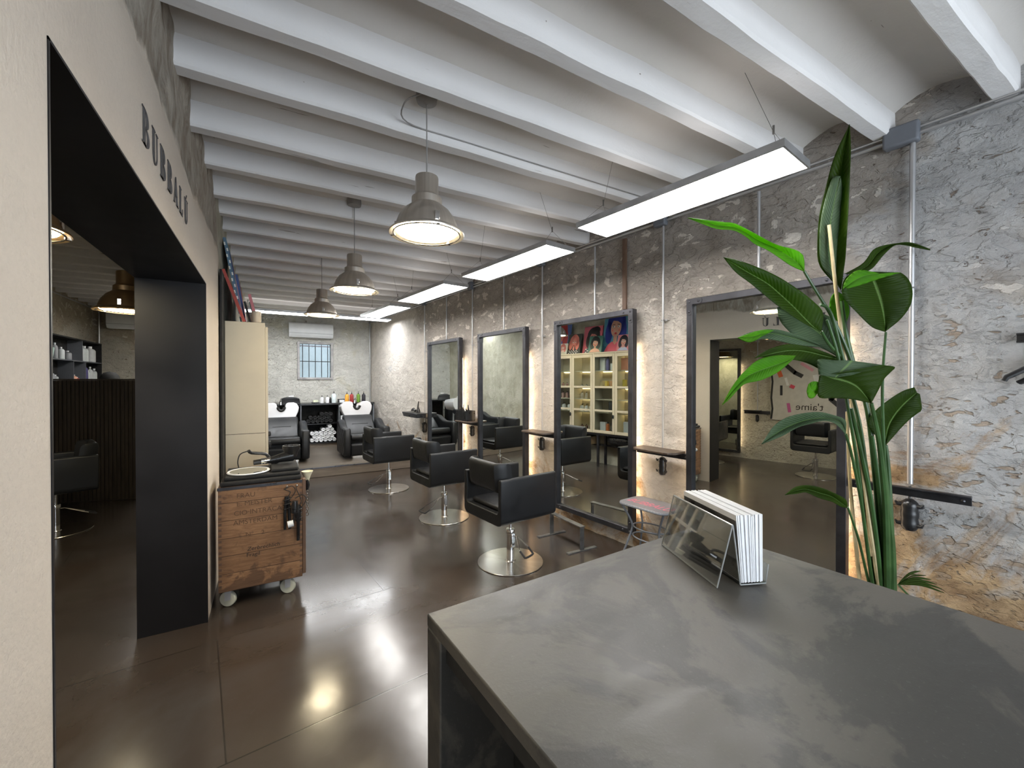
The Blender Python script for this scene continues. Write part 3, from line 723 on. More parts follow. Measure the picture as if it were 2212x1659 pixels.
# ---- salon chairs
def make_chair(label, loc, rz):
    t = thing('salon_chair', label, 'salon chair', loc, rz, 'black hydraulic salon chairs')
    Wo, Wi = .265, .224; zt, zb = .76, .405
    r = .05; out = [(-Wo, zt)]
    out = [(-Wo, zt - .012), (-Wo + .012, zt), (-Wi - .012, zt), (-Wi, zt - .012), (-Wi, .53)]
    out += [(-Wi + .025 - .025 * math.cos(a), .53 - .03 * math.sin(a)) for a in (.4, .8, 1.2, PI / 2)]
    out += [(Wi - .025 + .025 * math.cos(a), .53 - .03 * math.sin(a)) for a in (PI / 2, 1.2, .8, .4)]
    out += [(Wi, .53), (Wi, zt - .012), (Wi + .012, zt), (Wo - .012, zt), (Wo, zt - .012)]
    out += [(Wo - r + r * math.cos(a), zb + r - r * math.sin(a)) for a in (0, .3, .6, .9, 1.2, PI / 2)]
    out += [(-Wo + r - r * math.cos(a), zb + r - r * math.sin(a)) for a in (PI / 2, 1.2, .9, .6, .3, 0)]
    m = MB(); m.prism(out, 0, -.285, .27); m.build('arm_shell', 'leather', t, bevel=.008)
    m = MB(); m.prism(rrect(-.245, .255, -.215, .215, .04), 2, .502, .537); m.build('seat', 'leather2', t, bevel=.014, seg=3)
    m = MB(); n = 22
    def cs(u):    # plan of the curved back: wraps round towards the arms
        a = (u - .5) * 2; y = .220 * a; x = -.258 + .08 * max(0, abs(a) - .78) ** 2 / .0484; return x, y
    def pad(u, v):
        q = 2 * PI * v; x, y = cs(u); sx = .030 * math.cos(q); sz = math.sin(q)
        zz = .760 + .115 * (abs(sz) ** .4) * (1 if sz > 0 else -1); xx = sx * (1 - .25 * abs(sz) ** 6)
        tl = -.10 * (zz - .760)
        e = 1 - .06 * max(0, abs((u - .5) * 2) - .92) / .08
        return (x + xx + tl, y, .760 + (zz - .760) * e)
    m.grid(pad, n, 28); m.f.append(tuple(i * (n + 1) for i in range(28))); m.mi.append(0); m.f.append(tuple(i * (n + 1) + n for i in range(28))); m.mi.append(0)
    m.build('backrest', 'leather', t, smooth=True, weld=True)
    m = MB(); m.lathe([(0, 0.001), (.27, .001), (.272, .005), (.270, .008), (.045, .012), (.040, .020), (0, .020)], 72); m.build('base_disc', 'base', t, smooth=True)
    m = MB(); m.lathe([(.032, .02), (.032, .235), (.038, .24), (.038, .27), (.034, .275), (0, .275)], 28); m.build('column', 'chrome', t, smooth=True)
    m = MB(); m.lathe([(.013, .27), (.013, .385), (.06, .392), (.06, .408), (0, .408)], 20); m.build('piston', 'chrome', t, smooth=True)
    pl = MB(); pl.box(-.02, .02, -.045, -.03, .13, .25); pl.build('pump_block', 'chrome', t, bevel=.006)
    return t
def add_pump(t, ang, down=.10, L=.22):
    c, s_ = math.cos(ang), math.sin(ang); f = Vector((c, s_, 0)); g = Vector((-s_, c, 0)); z = Vector((0, 0, 1))
    a = f * .035 + z * .225; b = f * (.05 + L) + z * (.225 - down)
    m = MB(); m.tube([a, a + f * .03, (a * .3 + b * .7) + g * .055, b + g * .055], .0045, 8); m.tube([a, a + f * .03, (a * .3 + b * .7) - g * .055, b - g * .055], .0045, 8)
    lv = m.build('pump_lever', 'chrome', t, smooth=True)
    m = MB(); e = (b - a).normalized() * .05; m.tube(smoothpts([b + g * .055 - e, b + g * .055, b + g * .045 + e * .35, b - g * .045 + e * .35, b - g * .055, b - g * .055 - e], 3), .0085, 8); m.build('rubber_grip', 'rubber', lv, smooth=True)
ch3 = make_chair('nearest black salon chair, its steel base close to the counter corner', (1.73, 3.0, 0), math.radians(7)); add_pump(ch3, math.radians(-75), .12, .13)
ch2 = make_chair('middle black salon chair in the row facing the mirrors', (1.665, 4.345, 0), math.radians(6.3)); add_pump(ch2, math.radians(190))
ch1 = make_chair('farthest black salon chair in the row, in front of the right wash unit', (1.44, 5.87, 0), math.radians(5)); add_pump(ch1, math.radians(192))
dup(ch2, (-1.826, 5.85, 0), math.radians(200), 'black salon chair in the second room, half hidden by the near wall edge')
dup(ch2, (-1.93, 2.2, 0), math.radians(184), 'black salon chair in front of the painted mural, seen in the nearest mirror')
dup(ch2, (-1.95, 3.85, 0), math.radians(176), 'black salon chair facing the second room mirror, seen reflected in the nearest mirror')

# ---- standing mirrors on the wall
def make_mirror(label, s0, s1, z0, z1, wallf=None, group='tall framed mirrors on the stone wall'):
    Wm = s1 - s0; hz_ = z1 - z0
    t = thing('wall_mirror', label, 'mirror', wallf(s0, .03, z0) if wallf else W(s0, .03, z0), WA if wallf is None else wallf(0, 0, 0, True), group)
    f = .048
    m = MB(); m.box(0, f, .025, .085, 0, hz_); m.box(Wm - f, Wm, .025, .085, 0, hz_); m.box(f, Wm - f, .025, .085, 0, f); m.box(f, Wm - f, .025, .085, hz_ - f, hz_)
    fr = m.build('frame', 'steel_frame', t, bevel=.003)
    m = MB(); m.box(f, Wm - f, .050, .056, f, hz_ - f); m.build('glass', 'mirror', t)
    m = MB(); m.box(.02, Wm - .02, .020, .026, .02, hz_ - .02); m.build('backboard', 'black_matte', t)
    for (x, sx) in ((0, 1), (Wm, -1)):
        for (z, sz) in ((0, 1), (hz_, -1)):
            m = MB()
            def q(a, b): return (x + sx * a, z + sz * b)
            poly = [q(.002, .002), q(.11, .002), q(.125, .012), q(.125, .035), q(.11, .046), q(.052, .046), q(.046, .052), q(.046, .11), q(.035, .125), q(.012, .125), q(.002, .11)]
            m.prism(poly, 1, .085, .089); pl = m.build('corner_plate', 'steel_frame', t, bevel=.001)
            for a, b in ((.024, .024), (.098, .024), (.024, .098)):
                m = MB(); cx_, cz_ = q(a, b); m.lathe([(.009, 0), (.009, .003), (.006, .006), (0, .007)], 12)
                m.v = [(cx_ + v[0], .089 + v[2], cz_ + v[1]) for v in m.v]; m.build('rivet', 'rivet', pl, smooth=True)
    for x in (.035, Wm - .035):
        m = MB(); m.box(x - .006, x + .006, .008, .018, .12, hz_ - .30); m.build('led_strip', 'strip', t)
    return t
MIR = [('nearest tall mirror, partly covered by the plant leaves', 1.145, 2.145, .15), ('tall mirror reflecting the cream product cabinet, with a metal footrest before it', 2.645, 3.65, .155),
       ('tall mirror behind the nearest salon chair, third from the counter', 4.14, 5.17, .155), ('farthest tall mirror, showing the wash unit in reflection', 5.665, 6.72, .155)]
for lab, a, b, z0 in MIR: make_mirror(lab, a, b, z0, 2.125)
def FL(s, n, z, ang=False):     # second room, wall on the far left
    if ang: return -PI / 2
    return Vector((XFL + n, s, z))
def fl(s0, n, z, ang=False): return FL(s0, n, z, ang)
make_mirror('tall framed mirror on the far wall of the second room, seen reflected', 4.55, 3.55 + 2.0, .10, 2.12, lambda s, n, z, a=False: (-PI / 2 if a else Vector((XFL + n, 4.55, z))), 'mirror in the second room')

# ---- conduits and junction boxes on the right wall
def wobj(m, name, mat, parent, **k): return m.build(name, mat, parent, **k)
t = thing('wall_conduit', 'long horizontal grey conduit with junction boxes under the ceiling of the mirror wall', 'conduit', WO, WA)
m = MB(); m.tube([(-2.2, .035, 2.835), (9.9, .035, 2.80)], .011, 10); m.build('main_pipe', 'grey_metal', t, smooth=True)
m = MB(); m.tube([(-2.2, .032, 2.868), (9.9, .032, 2.832)], .008, 8); m.build('second_pipe', 'grey_metal', t, smooth=True)
for s_, w_ in ((.93, .075), (2.42, .055), (3.94, .05), (5.46, .05), (6.99, .045)):
    m = MB(); m.box(s_ - w_, s_ + w_, .018, .075, 2.78, 2.89); m.build('junction_box', 'box_grey', t, bevel=.012, seg=3)
COND = [(.885, 2.80, .94, 'thick vertical conduit on the wall right of the plant', .013), (1.66, 2.80, 2.14, 'short vertical conduit dropping to the top of the nearest mirror', .010), (2.40, 2.80, .94, 'vertical conduit between the two nearest mirrors', .009),
        (3.15, 2.80, 2.14, 'short vertical conduit dropping to the mirror that reflects the cabinet', .009), (3.93, 2.80, .94, 'vertical conduit between the second and third mirrors from the counter', .009), (4.67, 2.80, 2.14, 'short vertical conduit dropping to the third mirror', .009),
        (5.43, 2.80, .94, 'vertical conduit between the two farthest mirrors', .009), (6.20, 2.80, 2.14, 'short vertical conduit dropping to the farthest mirror', .009), (6.99, 2.80, .95, 'vertical conduit left of the farthest mirror', .009), (9.86, 2.78, .16, 'pale vertical conduit in the back right corner', .014)]
for s_, z1, z0, lab, r in COND:
    t = thing('wall_conduit', lab, 'conduit', W(s_, 0, 0), WA, 'vertical conduits on the mirror wall')
    m = MB(); m.tube([(0, .035, z0), (0, .035, z1)], r, 10); m.build('pipe', 'grey_metal', t, smooth=True)
    for zz in ([2.0] if z0 < 1.5 else [2.45]):
        m = MB(); m.box(-.03, .03, .018, .024, zz - .008, zz + .008); m.tube([(-r - .002, .03, zz), (-r, .05, zz), (r, .05, zz), (r + .002, .03, zz)], .004, 6); m.build('pipe_clip', 'grey_metal', t)
m = MB(); m.box(2.79, 2.83, .004, .022, 2.15, 2.79); o = m.build('wall_batten', 'crate_dark'); o.location = WO; o.rotation_euler = (0, 0, WA); tag(o, 'narrow brown wooden strip set upright in the wall above the mirror', 'wood strip')

# ---- steel shelves with tool sockets between mirrors
def make_shelf(label, s0, s1, plate=True, ps=None, depth=.19):
    t = thing('tool_shelf', label, 'wall shelf', W(s0, 0, 0), WA, 'tool shelves between the mirrors'); L = s1 - s0
    m = MB(); m.box(0, L, .052, .060, .875, .925); m.box(0, L, .060, .085, .918, .925)
    br = m.build('bracket', 'steel_frame', t, bevel=.001)
    for x in (.03, L - .03):
        m = MB(); m.lathe([(.009, 0), (.009, .003), (0, .007)], 12); m.v = [(x + v[0], .060 + v[2], .895 + v[1]) for v in m.v]; m.build('bolt', 'rivet', br, smooth=True)
    if plate:
        a, b = ps; m = MB(); m.prism([(a, .06), (b, .06), (b, .06 + depth - .05), (b - .04, .06 + depth), (a + .04, .06 + depth), (a, .06 + depth - .05)], 2, .926, .944); m.build('shelf_board', 'shelfwood', t, bevel=.003)
    return t
def make_socket(label, s_, z=.865, k=1.0):
    t = thing('hanging_socket', label, 'power socket', W(s_, .040, z), WA, 'black power sockets hanging under the shelves')
    m = MB(); m.lathe([(0, 0), (.014, -.002), (.03, -.018), (.034, -.035), (.030, -.05), (.033, -.065), (.033, -.08), (.030, -.095), (.033, -.11), (.033, -.13), (.022, -.148), (0, -.152)], 20); m.v = [(v[0] * k, v[1] * k, v[2] * k) for v in m.v]; m.build('socket_body', 'black', t, smooth=True)
    for (a, zz) in ((.3, -.03), (PI - .3, -.03), (.3, -.12), (PI - .3, -.12)):
        c, s2 = math.cos(a), math.sin(a); m = MB(); m.tube([(.025 * c * k, .025 * s2 * k, zz * k), (.045 * c * k, .04 * s2 * k, zz * k), (.052 * c * k, .045 * s2 * k, (zz + .012) * k)], [.012 * k, .009 * k, .004], 8); m.build('socket_cap', 'black', t, smooth=True)
    m = MB(); m.tube([(0, 0, 0), (0, -.005, .07)], .007, 8); m.build('metal_neck', 'chrome', t, smooth=True)
    return t
make_shelf('small shelf on the wall between the nearest mirror and the cabinet-reflecting mirror', 2.15, 2.64, True, (.03, .42)); make_socket('black power socket hanging between the two nearest mirrors', 2.40)
make_shelf('empty shelf left of the cabinet-reflecting mirror, behind the nearest chair', 3.655, 4.135, True, (.02, .42)); make_socket('black power socket hanging left of the cabinet-reflecting mirror', 3.93)
make_shelf('shelf carrying a black basket, between the two farthest mirrors', 5.175, 5.66, True, (.02, .42)); make_socket('black power socket hanging under the basket shelf', 5.43)
make_shelf('long black steel bar shelf right of the plant', .655, 1.14, False); make_socket('black power socket hanging right of the plant', .885, .86, 1.15)
t = thing('tool_tray', 'black plastic tool tray beside the farthest mirror, left side', 'tray', W(6.80, .05, .88), WA)
m = MB(); m.prism([(0, 0), (.55, 0), (.62, .06), (.62, .075), (0, .075)], 1, .0, .22); m.build('tray_body', 'black', t, bevel=.012)
m = MB(); m.box(0, .5, -.03, .0, -.02, .06); m.build('wall_bracket', 'steel_frame', t)
make_socket('black power sockets hanging under the tool tray', 6.99, .79, 1.2)
t = thing('hair_brush', 'black hair brush standing upright on the tool tray', 'hair brush', W(7.02, .14, .956), WA)
m = MB(); m.tube([(0, 0, .001), (0, 0, .03), (.01, 0, .07), (.015, 0, .10), (-.01, 0, .19)], [.035, .032, .02, .013, .008], 10); m.build('brush_body', 'black', t, smooth=True)
t = thing('hair_clipper', 'black clipper lying on the tool tray beside the brush', 'hair clipper', W(7.22, .14, .957), WA)
m = MB(); m.tube([(-.08, 0, .02), (0, 0, .045), (.07, .0, .025)], [.02, .028, .018], 10); m.build('clipper_body', 'black', t, smooth=True)
t = thing('wire_basket', 'black basket on the shelf between the two farthest mirrors', 'basket', W(5.43, .15, .945), WA)
m = MB(); m.box(-.14, .14, -.075, .075, 0, .006); m.box(-.14, -.132, -.075, .075, .006, .14); m.box(.132, .14, -.075, .075, .006, .14); m.box(-.132, .132, -.075, -.067, .006, .14); m.box(-.132, .132, .067, .075, .006, .14)
for i in range(12): m.box(-.13 + i * .0235, -.122 + i * .0235, .075, .079, .006, .14)
m.build('basket_body', 'black', t)
for i in range(9):
    c = thing('hair_clip', 'metal hair clip sticking out of the black basket', 'hair clip', W(5.43 - .11 + i * .027, .15 + .03 * math.sin(i * 2), .955), WA, 'clips in the basket')
    m = MB(); m.tube([(0, 0, 0), (.005 * math.sin(i), .01, .12), (.012 * math.sin(i * 1.7), .02, .19 + .02 * math.cos(i * 3))], [.006, .008, .003], 6); m.build('clip_body', 'chrome' if i % 2 else 'black', c, smooth=True)

# ---- wall hooks at the right edge
t = thing('wall_bracket', 'small black bracket high at the right edge of the stone wall', 'bracket', W(.50, .0, 1.70), WA)
m = MB(); m.box(-.05, .02, .02, .05, .014, .022); m.box(-.05, .02, .02, .05, -.022, -.014); m.box(-.05, .02, .018, .03, -.022, .022); m.build('bracket_body', 'black', t)
t = thing('coat_hook', 'large black double coat hook at the right edge of the stone wall', 'coat hook', W(.46, .0, 1.52), WA)
m = MB(); m.tube([(-.10, .04, .10), (-.02, .06, .07), (.085, .10, -.005), (.092, .10, -.022)], [.014, .014, .012, .010], 8); m.tube([(.0, .03, -.02), (.05, .06, -.03), (-.05, .06, .04)], .012, 8); m.box(-.12, -.02, .015, .04, -.04, .10); m.build('hook_body', 'black', t, smooth=True)

# =================================================================== WASH AREA
def make_wash(label, loc, rz):
    t = thing('hair_wash_unit', label, 'hair wash chair', loc, rz, 'black hair wash units on the platform')
    # local: front towards -y, x across, z from the platform
    m = MB(); m.prism(rrect(-.24, .24, .0, .62, .02), 2, .0, .05); m.build('steel_plinth', 'chrome', t, bevel=.004)
    m = MB(); m.prism([(.02, .05), (-.03, .06), (-.07, .24), (-.04, .27), (.05, .27), (.10, .06)], 0, -.265, .265); m.build('leg_rest', 'leather', t, bevel=.02, seg=3)
    m = MB(); m.prism([(-.02, .31), (-.05, .36), (-.02, .42), (.48, .38), (.50, .31)], 0, -.265, .265); m.build('seat', 'leather', t, bevel=.025, seg=3)
    m = MB(); m.prism([(.06, .055), (.06, .305), (.50, .305), (.50, .055)], 0, -.26, .26); m.build('seat_box', 'leather2', t)
    m = MB(); m.prism([(.36, .38), (.46, .36), (.80, .56), (.90, .62), (.86, .70), (.76, .69), (.64, .62), (.48, .50)], 0, -.262, .262)
    bk = m.build('backrest', 'leather', t, bevel=.03, seg=3)
    m = MB(); m.tube([(-.14, .545, .548), (.14, .545, .548)], .006, 6); m.build('seam_fold', 'black_matte', bk, smooth=True)
    for sx in (-1, 1):
        a, b = (.272, .385) if sx > 0 else (-.385, -.272)
        prof = [(-.06, .05), (-.10, .12), (-.10, .50), (-.07, .54), (.14, .53), (.26, .54), (.36, .58), (.46, .63), (.60, .64), (.66, .58), (.66, .05), (.0, .05)]
        m = MB(); m.prism(prof, 0, a, b); ar = m.build('armrest', 'leather', t, bevel=.03, seg=3)
        m = MB(); e = .388 * sx; m.prism([(y * .95 + .01, z * .93 + .02) for y, z in prof], 0, min(e - .012 * sx, e), max(e - .012 * sx, e)); m.build('quilted_panel', 'quilt', ar, bevel=.01)
    m = MB(); m.lathe([(.0, 0.001), (.14, .001), (.13, .60), (0, .60)], 24, (0, 1.02, .0), 1, .8); m.build('basin_pedestal', 'white', t, smooth=True)
    # white basin with neck notch
    m = MB(); n = 40; front = []
    for k in range(13): a = PI + PI * k / 12; front.append((.064 * math.cos(a), .87 + .085 * math.sin(a) + .0))
    top = [(-.25, .93), (-.20, .952), (-.10, .95), (-.075, .925)] + front + [(.075, .925), (.10, .95), (.20, .952), (.25, .93)]
    poly = top + [(.285, .86), (.27, .78), (.22, .66), (.17, .63), (-.17, .63), (-.22, .66), (-.27, .78), (-.285, .86)]
    vs = [(x, .80 + (z - .63) * .10, z) for x, z in poly] + [(x * .93, 1.22, .66 + (z - .63) * .75) for x, z in poly]
    N = len(poly); m.add(vs, [tuple(reversed(range(N))), tuple(range(N, 2 * N))] + [(i, (i + 1) % N, N + (i + 1) % N, N + i) for i in range(N)])
    bs = m.build('basin', 'ceramic', t, bevel=.014, seg=3)
    m = MB(); m.tube([(.052 * math.cos(PI + PI * k / 12), .83, .872 + .066 * math.sin(PI + PI * k / 12)) for k in range(13)], .024, 10); m.build('neck_rest', 'rubber', bs, smooth=True)
    m = MB(); m.tube([(.0, 1.05, .90), (.0, 1.05, .97), (0, .98, 1.0), (0, .93, .97)], .012, 8); m.build('tap', 'chrome', bs, smooth=True)
    return t
wu = make_wash('black wash chair with white basin, right one near the mirror wall', (1.485, 7.62, .151), math.radians(1))
dup(wu, (.20, 7.72, .151), math.radians(0), 'black wash chair with white basin, left one partly behind the cream cabinet')

t = thing('towel_shelf_unit', 'black low open shelf unit full of rolled towels between the wash basins', 'shelf unit', (0, 9.30, .151))
m = MB(); m.box(-.25, 1.98, 0, .5, .85, .885); m.build('top_board', 'black', t, bevel=.003)
m = MB(); m.box(-.25, 1.98, .47, .49, .09, .849); m.build('back_panel', 'black_matte', t)
for x in (-.25, .55, 1.262, 1.955): m = MB(); m.box(x, x + .02, 0.01, .469, .091, .849); m.build('divider', 'box_grey', t)
for a, b, z in ((.571, 1.261, .458), (1.283, 1.954, .45)): m = MB(); m.box(a, b, .01, .469, z, z + .018); m.build('shelf', 'black', t)
m = MB(); m.box(-.25, 1.98, .0, .49, .07, .09); m.build('bottom_board', 'black', t)
m = MB(); m.box(-.25, 1.98, .02, .48, .0, .069); m.build('plinth', 'riser', t)
def towel(name, label, loc, mat, group, r=.044, seedv=0):
    t = thing(name, label, 'towel', loc, 0, group)
    m = MB(); m.lathe([(0, .0), (r * .45, .004), (r * .55, -.004), (r * .8, -.006), (r, .004), (r * 1.0, .29), (0, .29)], 14, (0, 0, 0), 1.0, .94 + .06 * math.sin(seedv))
    m.v = [(v[0], v[2], v[1]) for v in m.v]
    m.build('rolled_cloth', mat, t, smooth=True)
    return t
R = .041
def stack(mat, nm, base, x0, rows, group, labelf):
    k = 0
    for j, cols in enumerate(rows):
        for i in cols:
            x = x0 + (i + (.5 if j % 2 else 0)) * 2 * R * 1.005; z = base + R + j * R * 1.70 + .0005
            towel(nm, labelf(j, i), (x, 9.335 + .006 * math.sin(k * 2.1), z), mat, group, R, k); k += 1
rowsW = [[0, 1, 2, 3, 4, 5], [0, 1, 2, 3, 4], [0, 1, 2, 3, 4, 5], [2, 3, 4], [4]]
ORD = ['bottom', 'second', 'third', 'fourth', 'top']; POSN = ['far left', 'second from the left', 'third from the left', 'fourth from the left', 'fifth from the left', 'far right']
def lw_(j, i):
    if j == 4: return 'single white rolled towel on the very top of the white pile'
    return 'white rolled towel in the %s row of the pile, %s' % (ORD[j], POSN[i])
stack('terry', 'rolled_towel', .242, .765, rowsW, 'white rolled towels in the shelf unit', lw_)
def lb_(j, i): return 'black rolled towel in the %s row of the dark pile, %s' % (ORD[j], POSN[i])
stack('terry_black', 'rolled_towel', .63, .70, [[0, 1, 2, 3, 4, 5], [0, 1, 2, 3, 4], [3, 4, 5]], 'black rolled towels above the white ones', lb_)

def bottle(name, label, loc, r, h, mat, pump=True, cap='black', group='bottles on the wash shelf', sx=1.0):
    t = thing(name, label, 'bottle', loc, 0, group)
    m = MB(); m.lathe([(0, 0), (r * .95, 0), (r, .01), (r, h * .70), (r * .8, h * .80), (r * .3, h * .87), (r * .3, h * .90), (0, h * .90)], 18, (0, 0, 0), 1, sx); m.build('bottle_body', mat, t, smooth=True)
    m = MB()
    if pump:
        m.lathe([(r * .36, h * .88), (r * .36, h * .95), (r * .12, h * .96), (r * .12, h * 1.06), (r * .3, h * 1.06), (r * .3, h * 1.09), (0, h * 1.09)], 10); m.tube([(0, 0, h * 1.075), (0, -.035, h * 1.065)], .005, 6)
    else: m.lathe([(r * .4, h * .88), (r * .4, h * 1.0), (0, h * 1.0)], 12)
    m.build('pump' if pump else 'cap', cap, t, smooth=True)
    return t
SZ = 1.0365
for x, r, h, c, lab in [(.955, .034, .145, (.80, .80, .83), 'left one of two small white pump bottles on the wash shelf'), (1.06, .034, .145, (.80, .80, .83), 'right one of two small white pump bottles on the wash shelf'),
                        (1.185, .048, .225, (.66, .74, .76), 'tall pale blue-white pump bottle, the largest on the shelf'), (1.44, .040, .205, (.80, .36, .04), 'orange shampoo bottle with black pump'),
                        (1.535, .040, .205, (.33, .03, .03), 'dark red shampoo bottle with black pump'), (1.67, .038, .205, (.14, .26, .03), 'green shampoo bottle with black pump'), (1.78, .038, .205, (.02, .02, .03), 'black shampoo bottle at the right end of the shelf')]:
    bottle('shampoo_bottle', lab, (x, 9.42, SZ), r, h, col('b%.2f' % x, c, .3))
bottle('small_bottle', 'small black bottle between the white bottle and the tall pale bottle', (1.122, 9.45, SZ), .022, .115, 'black', False)
m = MB(); m.box(.76, .90, 9.36, 9.48, SZ, SZ + .02); m.cur = 1; m.box(.79, .88, 9.37, 9.46, SZ + .02, SZ + .062); tag(m.build('product_box', ['black', col('boxg', (.72, .76, .55))], bevel=.004), 'white-green box on a black tray on the wash shelf', 'box')
m = MB(); m.box(1.29, 1.38, 9.36, 9.46, SZ, SZ + .055); tag(m.build('tissue_box', 'white', bevel=.006), 'small white box on the wash shelf beside the tall bottle', 'box')
m = MB(); m.box(1.262, 1.40, 9.472, 9.485, SZ, SZ + .075); tag(m.build('message_board', 'black'), 'small black board standing behind the white box', 'board')
bottle('dispenser_bottle', 'black bottle on the inner shelf beside the right basin', (1.40, 9.40, .6195), .035, .20, 'black', False, group='bottles inside the shelf unit')
m = MB(); m.lathe([(0, 0), (.03, 0), (.03, .15), (0, .15)], 14, (1.33, 9.36, .6195)); tag(m.build('paper_roll', 'whitepaper', smooth=True), 'pale roll standing on the inner shelf', 'roll')
bottle('large_bottle', 'large translucent bottle in the lower shelf compartment', (1.36, 9.42, .2425), .065, .30, col('canister', (.30, .31, .32)), False, group='bottles inside the shelf unit')

def ac(label, loc, Wd=.90):
    t = thing('air_conditioner', label, 'air conditioner', loc)
    m = MB(); m.prism([(-.02, .0), (-.16, .0), (-.205, .05), (-.215, .12), (-.21, .27), (-.19, .29), (-.02, .29)], 0, -Wd / 2, Wd / 2); m.build('housing', 'white', t, bevel=.012, seg=3)
    m = MB(); m.prism([(-.163, -.004), (-.20, .036), (-.208, .036), (-.17, -.006)], 0, -Wd / 2 + .05, Wd / 2 - .05); m.build('flap', 'white', t)
    m = MB(); m.box(-Wd / 2 + .01, Wd / 2 - .01, -.2165, -.213, .078, .082); m.build('grille_line', 'box_grey', t)
    return t
ac('white air conditioner above the small barred window', (.785, YB - .01, 2.40), .84)
ac('white air conditioner on the back wall of the second room', (-2.11, YB2 - .01, 2.47), .92)
# stool behind the left basin
t = thing('padded_stool', 'black padded stool back rising behind the left wash basin', 'stool', (.36, 9.10, .151))
m = MB(); m.tube([(0, .0, .02), (0, 0, .86)], .025, 10); m.lathe([(0, 0), (.14, 0), (.14, .02), (0, .03)], 20); m.build('stand', 'chrome', t, smooth=True)
m = MB(); m.grid(lambda u, v: ((.150 - .02 * v) * math.sin((u - .5) * 2.6), .02 - .06 * math.cos((u - .5) * 2.6) + .02 * math.sin(v * PI), .865 + .17 * v - .10 * abs(u - .5) ** 2 * v), 16, 8)
o = m.build('back_pad', 'leather', t, smooth=True); s_ = o.modifiers.new('s', 'SOLIDIFY'); s_.thickness = .05
m = MB(); m.lathe([(.0, 0), (.05, 0), (.045, .02), (.0, .025)], 16, (.385, 9.12, 1.188)); tag(m.build('small_dish', 'ceramic', smooth=True), 'small white dish on top of the padded stool back', 'dish')

# =================================================================== PRODUCT CABINET
CX0, CX1, CY0, CY1, CZ0, CZ1 = -.305, -.022, 4.15, 5.975, .585, 1.99
t = thing('product_cabinet', 'tall cream cabinet with four glass doors, its blank side facing the room', 'cabinet', (0, 0, 0))
m = MB(); m.box(CX0, CX1, CY0, CY0 + .022, CZ0, CZ1); m.build('side_panel', 'cream', t, bevel=.002)
m = MB(); m.box(CX0, CX1, CY0 - .0005, CY0 + .001, 1.052, 1.056); m.build('panel_joint', 'shelfwood', t)
m = MB(); m.box(CX0, CX1, CY1 - .022, CY1, CZ0, CZ1); m.build('side_panel', 'cream', t, bevel=.002)
m = MB(); m.box(CX0, CX1, CY0 + .0225, CY1 - .0225, CZ1 - .022, CZ1); m.build('top_board', 'cream', t)
m = MB(); m.box(CX0, CX1, CY0 + .0225, CY1 - .0225, CZ0, CZ0 + .022); m.build('bottom_board', 'cream', t)
m = MB(); m.box(CX0, CX0 + .012, CY0 + .0225, CY1 - .0225, CZ0 + .0225, CZ1 - .0225); m.build('back_panel', 'cream', t)
ys = [CY0 + .022, 4.605, 5.055, 5.51, CY1 - .022]
for y in ys[1:4]: m = MB(); m.box(CX0 + .0125, CX1 - .002, y - .011, y + .011, CZ0 + .0225, CZ1 - .0225); m.build('divider', 'cream', t)
SH = [.93, 1.16, 1.36, 1.66]
for k in range(4):
    a, b = ys[k] + .012, ys[k + 1] - .012
    for z in SH:
        m = MB(); m.box(CX0 + .013, CX1 - .03, a, b, z, z + .014); sh = m.build('shelf', 'cream', t)
        if k in (0, 2) or z > 1.6:
            m = MB(); m.box(CX0 + .014, CX0 + .022, a + .02, b - .02, z - .008, z - .001); m.build('shelf_led', 'cabled', sh)
    if k in (0, 2): m = MB(); m.box(CX0 + .014, CX0 + .022, a + .02, b - .02, CZ1 - .032, CZ1 - .024); m.build('shelf_led', 'cabled', t)
for k in range(4):
    a, b = ys[k] - .008 + (.012 if k == 0 else 0), ys[k + 1] + .008 - (.004 if k == 3 else 0); a += .010; b -= .010; f = .045
    m = MB(); X0, X1 = CX1 + .001, CX1 + .021
    m.box(X0, X1, a, a + f, CZ0 + .01, CZ1 - .03); m.box(X0, X1, b - f, b, CZ0 + .01, CZ1 - .03)
    for z0, z1 in ((CZ0 + .01, CZ0 + .06), (.965, 1.0), (1.37, 1.405), (CZ1 - .085, CZ1 - .03)): m.box(X0, X1, a + f, b - f, z0, z1)
    d = m.build('door', 'cream', t, bevel=.002)
    m = MB(); m.box(X0 + .008, X0 + .011, a + f, b - f, CZ0 + .06, CZ1 - .085); m.build('door_glass', 'glass', d)
    if k in (1, 3): m = MB(); m.lathe([(0, 0), (.012, .0), (.016, .03), (.01, .06), (0, .062)], 12, (CX1 + .032, a + .022, .86)); m.build('door_handle', 'black', d, smooth=True)
for y in (CY0 + .03, 4.95, CY1 - .05):
    m = MB(); m.box(CX0 + .01, CX0 + .045, y, y + .035, .002, CZ0 - .03); m.build('leg', 'steel_frame', t)
    m = MB(); m.box(CX1 - .045, CX1 - .01, y, y + .035, .002, CZ0 - .03); m.build('leg', 'steel_frame', t)
m = MB(); m.box(CX0, CX1 - .005, CY0 + .02, CY1 - .01, CZ0 - .03, CZ0 - .001); m.box(CX0 + .01, CX0 + .04, CY0 + .07, CY1 - .06, .33, .36); m.build('base_frame', 'steel_frame', t)
